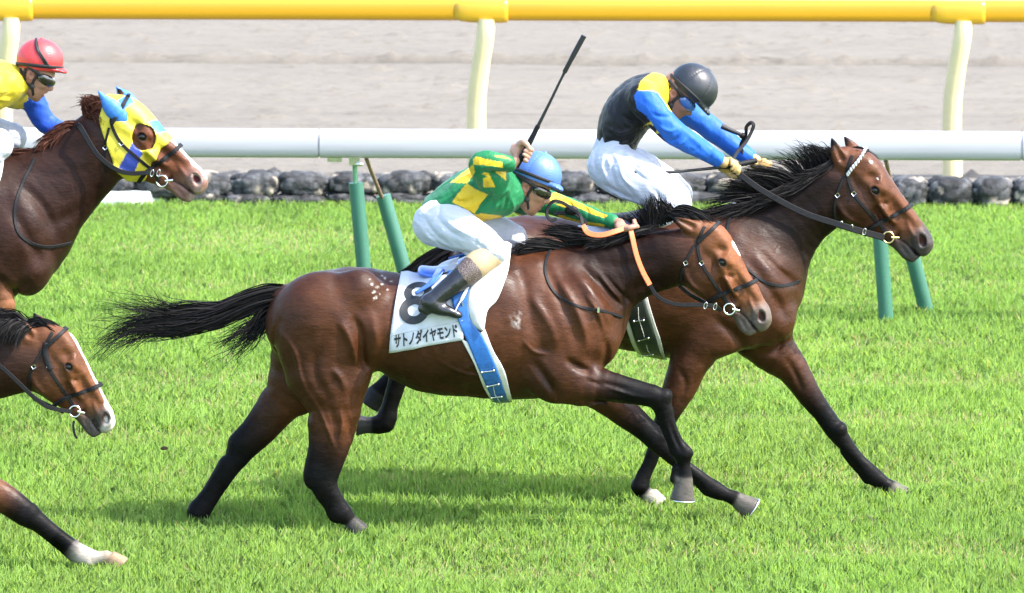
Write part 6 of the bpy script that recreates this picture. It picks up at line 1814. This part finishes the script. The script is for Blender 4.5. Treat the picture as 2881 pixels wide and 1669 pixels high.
# ---------------- rider of number 8: green and yellow checks, blue cap ----------------
GRN, YLW = (.010, .120, .044), (.52, .34, .020)
def rider_green():
    Y0 = 0.0
    root = empty('person', P(1330, 760, Y0), 'jockey in green and yellow checked silks and blue cap, whip arm raised', 'person', 'jockeys in racing silks')
    F = Field(Y0, .0050)
    torso = [(1245, 598, 0, 52, 74), (1290, 570, 0, 66, 86), (1345, 548, 0, 76, 96), (1398, 540, 0, 70, 96), (1435, 535, 0, 50, 70)]
    pelvis = [(1228, 632, 0, 52, 92), (1252, 606, 0, 56, 86)]
    near_arm = [(1392, 512, -96, 40, 36), (1366, 486, -128, 32, 30), (1350, 462, -152, 27, 26), (1378, 452, -160, 24, 22), (1412, 458, -156, 20, 19), (1440, 462, -148, 17, 16)]
    far_arm = [(1470, 560, 84, 42, 38), (1520, 562, 108, 32, 30), (1580, 580, 118, 28, 27), (1640, 602, 84, 24, 23), (1690, 616, 44, 20, 19), (1725, 624, 18, 16, 15)]
    near_thigh = [(1226, 630, -56, 58, 52), (1270, 640, -84, 58, 50), (1320, 662, -112, 48, 43), (1362, 688, -128, 40, 37), (1388, 706, -134, 34, 33)]
    near_shin = [(1382, 712, -136, 36, 34), (1345, 742, -158, 35, 31), (1300, 780, -178, 31, 28), (1250, 820, -192, 26, 23), (1216, 850, -200, 22, 20)]
    far_thigh = [(1260, 622, 60, 56, 50), (1340, 640, 94, 48, 44), (1405, 656, 116, 42, 38), (1442, 670, 126, 35, 33)]
    far_shin = [(1440, 676, 128, 34, 32), (1385, 735, 158, 34, 30), (1310, 800, 184, 28, 25), (1250, 850, 198, 22, 20)]
    for ch, k in ((torso, 20), (pelvis, 20), (near_arm, 10), (far_arm, 10), (near_thigh, 12), (near_shin, 10), (far_thigh, 12), (far_shin, 10)):
        F.chain(ch, k=k, sub=2, scale=.88, col=SKIN)
    F.chain([(1206, 856, -201, 14, 14), (1280, 880, -203, 9, 12)], k=6, sub=1, col=SKIN)
    F.chain([(1240, 856, 199, 14, 14), (1310, 880, 201, 9, 12)], k=6, sub=1, col=SKIN)
    h = Face((1489, 521), 24)
    face_field(F, h)
    F.chain([(1436, 538, 0, 36, 40, SKIN), (1466, 540, 0, 31, 33, SKIN), (1486, 545, 0, 30, 32, SKIN)], k=12, sub=1)
    F.chain([(1412, 458, -156, 17, 16, SKIN), (1440, 460, -149, 15, 14, SKIN), (1452, 452, -146, 14, 13, SKIN)], k=6, sub=1)
    hand_field(F, (1474, 430), (34, -62, 6), (-34, 30, 6), -1, k=1.03, dy=-146, col=(.38, .205, .145))
    F.chain([(1690, 616, 44, 17, 16, SKIN), (1728, 625, 16, 14, 13, SKIN), (1744, 629, 4, 14, 13, SKIN)], k=6, sub=1)
    hand_field(F, (1774, 636), (16, 40, -50), (-50, -8, 10), 1, k=1.02, dy=-14, col=(.28, .145, .10))
    v, f = F.mesh()
    c = F.paint(v, 5)
    lighten(obj('body', v, f, M['skin'], root, col=c), .62)
    z = lambda pts, e: [(q[0], q[1], q[2], q[3] + e, q[4] + e) for q in pts]
    o2 = lambda A: [(1150 + x / 3.6, 380 + y / 3.6) for x, y in A]
    Y = [o2(A) for A in ([(420, 480), (540, 385), (655, 300), (672, 375), (640, 430), (592, 490), (500, 484)], [(437, 680), (500, 590), (590, 490), (690, 555), (805, 605), (730, 690), (668, 802), (540, 730)],
                         [(615, 875), (640, 840), (668, 802), (740, 795), (950, 820), (905, 892), (750, 935)], [(650, 240), (690, 218), (740, 232), (840, 258), (945, 275), (955, 335), (840, 312), (655, 302)],
                         [(735, 395), (775, 378), (812, 385), (840, 450), (878, 530), (755, 530), (750, 440), (800, 425)], [(870, 370), (985, 368), (985, 460)], [(860, 208), (960, 210), (1030, 248), (900, 224)],
                         [(1380, 600), (1490, 580), (1620, 640), (1760, 700), (1900, 770), (2015, 815), (1985, 842), (1850, 800), (1720, 738), (1560, 680), (1400, 700)], [(1480, 780), (1600, 830), (1730, 870), (1980, 905), (1980, 935), (1800, 930), (1560, 870)],
                         [(1490, 700), (1560, 700), (1640, 750), (1560, 730)])]
    def silks(F_, v, px, py):
        c = np.tile(np.array(GRN), (len(v), 1))
        far = (v[:, 1] > Y0 + .11) | (px > 1560)
        for i, A in enumerate(Y):
            m = inside_poly(px, py, A)
            if i in (3, 4, 5, 6): m &= v[:, 1] < Y0 - .10
            if i in (7, 8, 9): m &= far
            c[m] = YLW
        # the checks go on round the back and the far side
        m = (v[:, 1] > Y0 + .11) & (px < 1470) & ((np.floor((px - py * .6) / 62) + np.floor((px * .6 + py) / 62)) % 2 == 0)
        c[m] = YLW
        return c
    cuff = [near_arm[0], near_arm[1], near_arm[2], near_arm[3], near_arm[4], (1430, 461, -151, 18, 17)]
    fcuff = far_arm[:-1] + [(1722, 624, 20, 17, 16)]
    shirt, sv, sf = cloth('silk_shirt', Y0, .0038, [(z([(1236, 590, 0, 46, 76)] + torso[1:], 3), 16), (z([(1392, 512, -60, 44, 50)] + cuff, 4), 14), (z(fcuff, 3), 14), ([(1432, 536, 0, 46, 52), (1452, 540, 0, 40, 43), (1461, 542, 0, 37, 39)], 10)],
                          M['silk'], root, post=folds((1, 0, .45), 22, .0075), colfn=silks, creases=[
                          ([(1385, 520), (1370, 550), (1330, 590)], 6, 5, -1), ([(1400, 530), (1395, 570), (1370, 610)], 6, -5, -1), ([(1425, 530), (1420, 570), (1400, 610)], 6, 5, -1), ([(1440, 545), (1445, 575), (1430, 605)], 5, -4, -1),
                          ([(1240, 575), (1270, 590), (1310, 596)], 5, 4, -1), ([(1245, 560), (1280, 572), (1320, 570)], 5, -4, -1), ([(1268, 545), (1300, 556), (1340, 545)], 5, 4, -1), ([(1340, 470), (1370, 474), (1400, 466)], 4, 4, -1),
                          ([(1350, 452), (1380, 448), (1420, 452)], 4, -3, -1), ([(1375, 490), (1368, 505), (1385, 525)], 5, 5, -1), ([(1340, 600), (1380, 618), (1430, 600)], 6, 4, -1), ([(1590, 575), (1610, 590), (1600, 605)], 4, 4, 1), ([(1640, 590), (1655, 602), (1650, 618)], 4, 4, 1), ([(1690, 604), (1700, 614), (1698, 626)], 4, 3, 1)])
    cloth('collar', Y0, .004, [([(1450, 533, 0, 39, 41), (1468, 538, 0, 36, 37)], 6)], M['white_cloth'], root,
          cuts=[lambda X, Y_, Z: (X - F.pt((1470, 540, 0))[0]) + .0 * Z + .0 * Y_])
    belt = F.pt((1232, 560, 0))
    br, bv, bf = cloth('breeches', Y0, .0050, [(z(pelvis, 5), 16), (z(near_thigh, 5), 14), (z(far_thigh, 5), 14), (z(far_shin[:3], 3), 10), ([(1388, 706, -134, 38, 36), (1378, 716, -138, 37, 35)], 8)],
                       M['breeches'], root, post=folds((1, 0, -.35), 23, .0070), creases=[
                           ([(1195, 600), (1225, 640), (1265, 672)], 5, 4, -1), ([(1188, 630), (1215, 660), (1250, 690)], 5, -4, -1), ([(1225, 590), (1260, 625), (1310, 655)], 5, 4, -1), ([(1250, 595), (1290, 625), (1345, 650)], 5, -4, -1),
                           ([(1275, 700), (1310, 690), (1345, 700)], 5, 4, -1), ([(1290, 712), (1325, 700), (1360, 708)], 4, -4, -1), ([(1330, 655), (1360, 675), (1380, 700)], 5, 4, -1), ([(1240, 560), (1236, 590), (1215, 620)], 5, 4, -1), ([(1340, 630), (1350, 655), (1340, 680)], 4, -3, -1), ([(1225, 660), (1262, 684), (1300, 690)], 4, 4, -1)])
    cloth('knee_patch', Y0, .004, [([(1376, 718, -138, 40, 38), (1346, 742, -158, 39, 35), (1334, 752, -163, 37, 33)], 6)], M['knee_tan'], root, post=folds((1, 0, .6), 20, .001))
    boot, _, _ = cloth('boot', Y0, .0038, [([(1322, 762, -170, 34, 31), (1300, 780, -178, 32, 29), (1250, 820, -192, 27, 24), (1218, 848, -200, 25, 22)], 8), ([(1206, 852, -201, 24, 20), (1230, 866, -202, 20, 19), (1262, 876, -203, 15, 18), (1284, 884, -203, 12, 15), (1292, 887, -203, 9, 12)], 10),
                        ([(1190, 868, -201, 14, 14), (1200, 876, -201, 12, 15)], 6)], M['boot'], root, post=folds((.8, 0, .6), 34, .0022))
    cloth('boot', Y0, .005, [([(1355, 762, 170, 32, 30), (1310, 800, 184, 29, 26), (1250, 848, 198, 25, 22)], 8), ([(1238, 852, 199, 22, 19), (1290, 876, 201, 15, 17), (1318, 886, 201, 9, 12)], 10)], M['boot'], root)
    # snakeskin-look cuff of the boot
    co, cv, cf = cloth('boot_cuff', Y0, .004, [([(1338, 748, -162, 36.5, 32.5), (1322, 762, -170, 36, 32.5), (1306, 776, -176, 34, 31)], 3)], M['cuff'], boot)
    K = cap(root, Y0, (1512, 490), 22, 70, 64, 62, M['hel_blue'], h, brim=15, goggle='goggle_dark')
    wo, wc = whip('riding_whip', [F.pt(q) for q in ((1452, 470, -146), (1476, 427, -148), (1492, 397, -150), (1520, 342, -154), (1548, 286, -158), (1582, 216, -162), (1612, 158, -164), (1643, 101, -166))], [6.0, 6.0, 5.6, 4.8, 4.0, 3.6, 7.5, 7.5],
                  'black riding whip raised high behind the blue-capped jockey\'s head', .42)
    k_ = int(len(wc) * .745)
    s_ = 1 / S(0)
    obj('flap', *ribbon(wc[k_:], np.array([0, -1, 0]), 13 * s_, 7 * s_), M['rubber'], wo)
    return root

# ---------------- rider in the lead: black and yellow, blue sleeves, black cap ----------------
VBLK, VYLW, SBLU = (.0055, .0055, .007), (.47, .36, .017), (.014, .088, .39)
def rider_black():
    Y0 = 0.74
    root = empty('person', P(1800, 560, Y0), 'jockey in black and yellow vest, blue sleeves and black cap, bowed over the lead horse', 'person', 'jockeys in racing silks')
    F = Field(Y0, .0050)
    torso = [(1732, 412, 0, 50, 74), (1742, 372, 0, 58, 82), (1762, 330, 0, 66, 92), (1796, 288, 0, 66, 98), (1832, 262, 0, 54, 84)]
    pelvis = [(1715, 465, 0, 52, 88), (1730, 430, 0, 50, 78)]
    near_arm = [(1815, 277, -92, 40, 38), (1848, 322, -116, 35, 32), (1888, 366, -124, 31, 29), (1935, 397, -118, 28, 25), (1985, 428, -102, 22, 20), (2022, 450, -88, 17, 16)]
    far_arm = [(1880, 290, 88, 40, 38), (1950, 325, 112, 31, 29), (2005, 365, 118, 29, 27), (2060, 410, 112, 25, 23), (2105, 440, 104, 18, 17)]
    near_thigh = [(1716, 470, -52, 58, 50), (1765, 490, -90, 62, 52), (1825, 522, -118, 54, 46), (1875, 552, -130, 44, 38), (1902, 570, -134, 37, 34)]
    near_shin = [(1898, 576, -136, 36, 33), (1860, 600, -158, 34, 30), (1800, 630, -178, 29, 26), (1745, 660, -190, 24, 22)]
    far_thigh = [(1725, 462, 52, 58, 50), (1790, 482, 92, 56, 48), (1860, 516, 118, 46, 42), (1905, 546, 130, 37, 34)]
    far_shin = [(1900, 552, 132, 35, 32), (1850, 600, 160, 32, 28), (1780, 650, 188, 24, 22)]
    for ch, k in ((torso, 20), (pelvis, 20), (near_arm, 10), (far_arm, 10), (near_thigh, 12), (near_shin, 10), (far_thigh, 12), (far_shin, 10)):
        F.chain(ch, k=k, sub=2, scale=.88, col=SKIN)
    F.chain([(1735, 666, -191, 14, 14), (1810, 690, -195, 9, 12)], k=6, sub=1, col=SKIN)
    h = Face((1906, 262), 42, k=.96)
    face_field(F, h, (.21, .10, .062))
    F.chain([(1840, 262, 0, 36, 42, SKIN), (1868, 262, 0, 32, 34, SKIN), (1888, 268, 0, 30, 32, SKIN)], k=12, sub=1)
    TAN = (.34, .225, .085)
    F.chain([(1985, 428, -102, 18, 17, TAN), (2022, 450, -88, 16, 15, TAN), (2036, 458, -82, 16, 15, TAN)], k=6, sub=1)
    hand_field(F, (2058, 470), (40, 30, 40), (-40, -20, -20), 1, k=1.02, dy=-72, col=TAN, grip=8)
    F.chain([(2060, 410, 112, 20, 19, TAN), (2112, 444, 102, 16, 15, TAN), (2128, 452, 98, 15, 14, TAN)], k=6, sub=1)
    hand_field(F, (2146, 462), (40, 30, 40), (-40, -20, -20), -1, k=.95, dy=96, col=TAN, grip=8)
    v, f = F.mesh()
    c = F.paint(v, 5)
    lighten(obj('body', v, f, M['skin'], root, col=c), .62)
    z = lambda pts, e: [(q[0], q[1], q[2], q[3] + e, q[4] + e) for q in pts]
    o4 = lambda A: [(1600 + x / 1.825, 100 + y / 1.825) for x, y in A]
    yoke = o4([(340, 318), (352, 282), (370, 234), (395, 212), (430, 190), (530, 190), (530, 420), (512, 380), (492, 345), (455, 295), (430, 285), (390, 292)])
    star = o4([(370, 476), (400, 455), (425, 440), (470, 470), (490, 500), (445, 505), (455, 480), (420, 455), (395, 462)])
    def silks(F_, v, px, py):
        c = np.tile(np.array(VBLK), (len(v), 1))
        c[inside_poly(px, py, yoke)] = VYLW
        c[inside_poly(px, py, star)] = VYLW
        d = np.full(len(v), 9.0)
        for A in (near_arm, far_arm):
            w = np.array([list(F.pt(q)) for q in A[:]])
            w[0] += (w[1] - w[0]) * .05
            for i in range(len(w) - 1):
                e = w[i + 1] - w[i]
                t = ((v - w[i]) @ e) / (e @ e)
                lo = -.45 if i == 0 else 0
                tt = np.clip(t, lo, 1)
                dd = np.linalg.norm(v - w[i] - tt[:, None] * e, axis=1)
                d = np.minimum(d, np.where(t > lo, dd, 9))
        side = np.abs(v[:, 1] - Y0) > .098
        nearp = inside_poly(px, py, o4([(335, 310), (352, 284), (430, 284), (456, 294), (492, 344), (512, 378), (560, 420), (800, 560), (800, 700), (740, 680), (520, 575), (450, 480), (392, 408), (350, 378)]))
        m = np.where(v[:, 1] < Y0, nearp & (v[:, 1] < Y0 - .05), (d < .085) & side & ~((px < 1795) & (py > 300)))
        c[m] = SBLU
        return c
    cloth('silk_shirt', Y0, .0048, [(z([(1735, 405, 0, 52, 76)] + torso[1:], 3), 16), (z([(1812, 272, -62, 46, 50)] + near_arm[:-1] + [(2016, 446, -90, 19, 18)], 3), 14), (z([(1840, 272, 62, 44, 50)] + far_arm[:-1] + [(2106, 441, 104, 19, 18)], 3), 14), ([(1840, 255, 0, 44, 56), (1862, 258, 0, 38, 42), (1874, 262, 0, 36, 38)], 10)],
          M['silk'], root, post=folds((.7, 0, -.6), 22, .0070), colfn=silks, creases=[
              ([(1700, 380), (1735, 390), (1775, 380)], 5, 5, -1), ([(1710, 350), (1745, 365), (1790, 350)], 5, -5, -1), ([(1725, 400), (1755, 405), (1790, 395)], 5, 5, -1), ([(1745, 310), (1775, 330), (1805, 330)], 6, 5, -1), ([(1770, 290), (1795, 315), (1820, 345)], 6, -5, -1),
              ([(1830, 300), (1850, 310), (1880, 312)], 5, 5, -1), ([(1850, 335), (1875, 350), (1905, 345)], 5, -5, -1), ([(1875, 380), (1895, 375), (1915, 355)], 5, 6, -1), ([(1900, 395), (1915, 385), (1930, 370)], 5, -5, -1), ([(1945, 415), (1958, 402), (1965, 390)], 4, 4, -1), ([(1985, 440), (1995, 430), (2000, 420)], 4, 4, -1)])
    cloth('breeches', Y0, .0050, [(z([(1712, 462, 0, 52, 88), (1728, 425, 0, 52, 80), (1732, 405, 0, 50, 74)], 4), 16), (z(near_thigh, 5), 14), (z(far_thigh, 5), 14), (z(near_shin[:2], 4), 10), (z(far_shin[:2], 4), 10)],
          M['breeches'], root, post=folds((.6, 0, -.8), 21, .0080), creases=[
              ([(1680, 410), (1672, 450), (1690, 500)], 6, 5, -1), ([(1700, 415), (1692, 455), (1715, 510)], 6, -5, -1), ([(1720, 430), (1722, 470), (1745, 540)], 5, 5, -1), ([(1740, 440), (1750, 480), (1790, 520)], 5, -5, -1), ([(1770, 440), (1790, 470), (1840, 500)], 6, 5, -1),
              ([(1690, 500), (1730, 520), (1790, 545)], 5, 5, -1), ([(1700, 520), (1750, 540), (1800, 560)], 5, -4, -1), ([(1820, 500), (1850, 530), (1880, 580)], 6, 4, -1), ([(1785, 435), (1800, 450), (1830, 470)], 5, -4, -1)])
    mb = MB()
    obj('waist_button', *ellipsoid(F.pt((1771, 433, -78)), np.array([5, 3, 5]) / S(Y0), n=8, m=6), M['white_trim'], root)
    cloth('boot', Y0, .0046, [([(1842, 604, -164, 34, 30), (1800, 630, -178, 31, 28), (1745, 660, -190, 26, 24)], 8), ([(1736, 666, -192, 22, 19), (1785, 684, -195, 15, 17), (1812, 692, -195, 9, 12)], 10)], M['boot_navy'], root)
    cloth('boot', Y0, .0056, [([(1842, 606, 164, 33, 29), (1780, 650, 188, 26, 24)], 8), ([(1772, 658, 190, 22, 19), (1840, 690, 195, 9, 12)], 10)], M['boot_navy'], root)
    cap(root, Y0, (1951, 246), 44, 72, 66, 62, M['hel_black'], h, brim=24, goggle='goggle_blue')
    whip('riding_whip', [F.pt(q) for q in ((2128, 452, -40), (2100, 458, -52), (2058, 467, -72), (2000, 474, -96), (1940, 480, -112), (1880, 485, -126), (1784, 486, -146))], [5.4, 6.0, 5.6, 4.6, 4.0, 4.4, 8.5],
         'black riding whip held level in the tan-gloved hand over the white breeches', .42)
    o, c_ = whip('riding_whip', [F.pt(q) for q in ((2092, 384, 66), (2078, 376, 66), (2058, 368, 66), (2030, 355, 66))], [7, 6, 6.5, 8], 'short black whip end sticking out beside the upright rein loop', .3)
    return root

# ---------------- rider in the red cap, at the left edge ----------------
def rider_red():
    Y0 = 2.2
    root = empty('person', P(-120, 460, Y0), 'jockey in yellow silks with blue sleeves and red cap at the left edge', 'person', 'jockeys in racing silks')
    F = Field(Y0, .0054)
    YL, BL = (.50, .385, .025), (.014, .058, .33)
    torso = [(-190, 350, 0, 50, 74), (-140, 305, 0, 62, 84), (-80, 265, 0, 70, 92), (-25, 240, 0, 70, 96), (20, 236, 0, 54, 78)]
    pelvis = [(-210, 400, 0, 52, 88), (-196, 370, 0, 52, 80)]
    near_arm = [(-30, 240, -92, 40, 38), (-70, 290, -118, 33, 31), (-110, 330, -130, 29, 27), (-70, 365, -124, 24, 22), (-25, 392, -112, 17, 16)]
    far_arm = [(40, 262, 84, 40, 38), (88, 278, 104, 31, 29), (108, 312, 110, 29, 27), (132, 348, 110, 27, 25), (168, 366, 100, 22, 21), (205, 372, 92, 16, 15)]
    near_thigh = [(-205, 402, -52, 56, 50), (-130, 405, -94, 56, 48), (-60, 405, -122, 46, 40), (-5, 404, -132, 38, 34)]
    near_shin = [(-6, 412, -134, 35, 32), (-60, 470, -160, 33, 29), (-120, 540, -186, 24, 22)]
    far_thigh = [(-205, 392, 52, 56, 50), (-120, 382, 94, 54, 46), (-30, 378, 118, 46, 40), (32, 386, 128, 38, 34)]
    far_shin = [(30, 396, 130, 34, 31), (-30, 470, 160, 32, 28), (-100, 545, 186, 24, 22)]
    for ch, k in ((torso, 20), (pelvis, 20), (near_arm, 10), (far_arm, 10), (near_thigh, 12), (near_shin, 10), (far_thigh, 12), (far_shin, 10)):
        F.chain(ch, k=k, sub=2, scale=.88, col=SKIN)
    h = Face((97, 206), 25, k=.93)
    SK = (.26, .132, .082)
    face_field(F, h, SK)
    F.ball((*h(53, 45, 0), 4.5, 7, 3.5, 25), k=2, op='sub')                 # mouth open
    F.chain([(30, 236, 0, 34, 38, SK), (62, 232, 0, 29, 32, SK), (86, 226, 0, 28, 30, SK)], k=12, sub=1)
    hand_field(F, (232, 376), (30, 20, -60), (-50, -4, 20), 1, k=.92, dy=84, col=SK, grip=8)
    F.chain([(168, 366, 100, 18, 17, SK), (208, 373, 91, 14, 13, SK)], k=6, sub=1)
    hand_field(F, (2, 404), (30, 20, 60), (-50, -10, -20), 1, k=.92, dy=-104, col=SK, grip=8)
    v, f = F.mesh()
    lighten(obj('body', v, f, M['skin'], root, col=F.paint(v, 5)), .6)
    z = lambda pts, e: [(q[0], q[1], q[2], q[3] + e, q[4] + e) for q in pts]
    def silks(F_, v, px, py):
        c = np.tile(np.array(YL), (len(v), 1))
        m = ((v[:, 1] > Y0 + .11) & (px > 66) & (py > 258)) | ((v[:, 1] < Y0 - .135) & (px < -20))
        c[m] = BL
        return c
    cloth('silk_shirt', Y0, .0056, [(z([(-190, 345, 0, 50, 76)] + torso[1:], 3), 16), (z([(-25, 240, -62, 46, 50)] + near_arm, 3), 14), (z([(30, 250, 50, 44, 44)] + far_arm, 3), 14), ([(25, 236, 0, 44, 52), (52, 232, 0, 38, 42), (66, 230, 0, 36, 38)], 10)],
          M['silk'], root, post=folds((.9, 0, -.2), 22, .0085), colfn=silks)
    cloth('breeches', Y0, .0055, [(z(pelvis, 5), 16), (z(near_thigh, 4), 14), (z(far_thigh, 4), 14), (z(near_shin[:2], 3), 10), (z(far_shin[:2], 3), 10)], M['breeches'], root, post=folds((1, 0, -.3), 24, .0045))
    for sg, s2 in ((-1, near_shin), (1, far_shin)):
        a = s2[1]; b = s2[2]
        cloth('boot', Y0, .0065, [([(a[0] + 10, a[1] - 10, a[2], 34, 30), (b[0], b[1], b[2], 27, 24)], 8), ([(b[0] - 8, b[1] + 6, b[2], 22, 19), (b[0] + 70, b[1] + 32, b[2], 10, 13)], 10)], M['boot'], root)
    ho, g, K, CF = cap(root, Y0, (113, 167), 7, 66, 58, 58, M['hel_red'], h, brim=26, goggle='goggle_dark')
    s_ = 1 / S(Y0)
    # gold lenses in the goggles and the strap worn over the cap
    for sg in (-1, 1):
        c0 = F.pt(h(47, 5, sg * 33.5))
        n = F.pt(h(70, 6, sg * 62)) - c0
        n /= np.linalg.norm(n)
        t = np.cross(n, [0, 0, 1.0]); t /= np.linalg.norm(t)
        ax = np.stack([t, n, np.cross(t, n)])
        obj('lens', *ellipsoid(c0 + n * .006, np.array([11, 4, 9.5]) * s_, ax=ax, n=14, m=10), M['goggle_gold'], g)
    for off in (0, 8):
        pts = [CF.pt(K(66.8 * f_, 58.8 * d_, y_ * 58.8)) for f_, d_, y_ in ((.30 + off / 90, .28, -.92), (.08 + off / 90, -.05, -1.0), (-.16 + off / 120, -.42, -.90), (-.26 + off / 120, -.72, -.645), (-.27, -.93, -.25), (-.27, -.96, .1), (-.27, -.85, .46))]
        q = catmull(pts, 5)
        obj('goggle_strap', *ribbon(q, q - CF.pt(K(0, 0)), 6.5 * s_, 3 * s_), M['rubber'], g)
    return root
# ------------------------------------------------------------------ the field
H8 = horse_bay8()
HL = horse_lead()
HH = horse_hooded()
HN = horse_left()
rider_green()
rider_black()
rider_red()
def rein_fittings():
    """keepers, buckles and a martingale ring on the reins near the bits"""
    for HH_, pts, m in ((H8, ((1985, 860), (2012, 863)), 'steel'), (HL, ((2366, 632), (2395, 642), (2432, 652)), 'steel'), (HH, ((428, 488), (446, 487)), 'steel')):
        F = HH_['F']; s_ = 1 / S(F.Y0)
        br = [c for c in HH_['root'].children if c.name.startswith('bridle')][0]
        for i, (x, y) in enumerate(pts):
            c = F.pt((x, y, -76))
            v, f = ring(c, 9.5 * s_, 1.7 * s_, np.array([.25, 0, .97]), np.array([.97, -.1, -.25]) * .45, 14, 5)
            obj('rein_buckle', v, f, M[m], br)
rein_fittings()
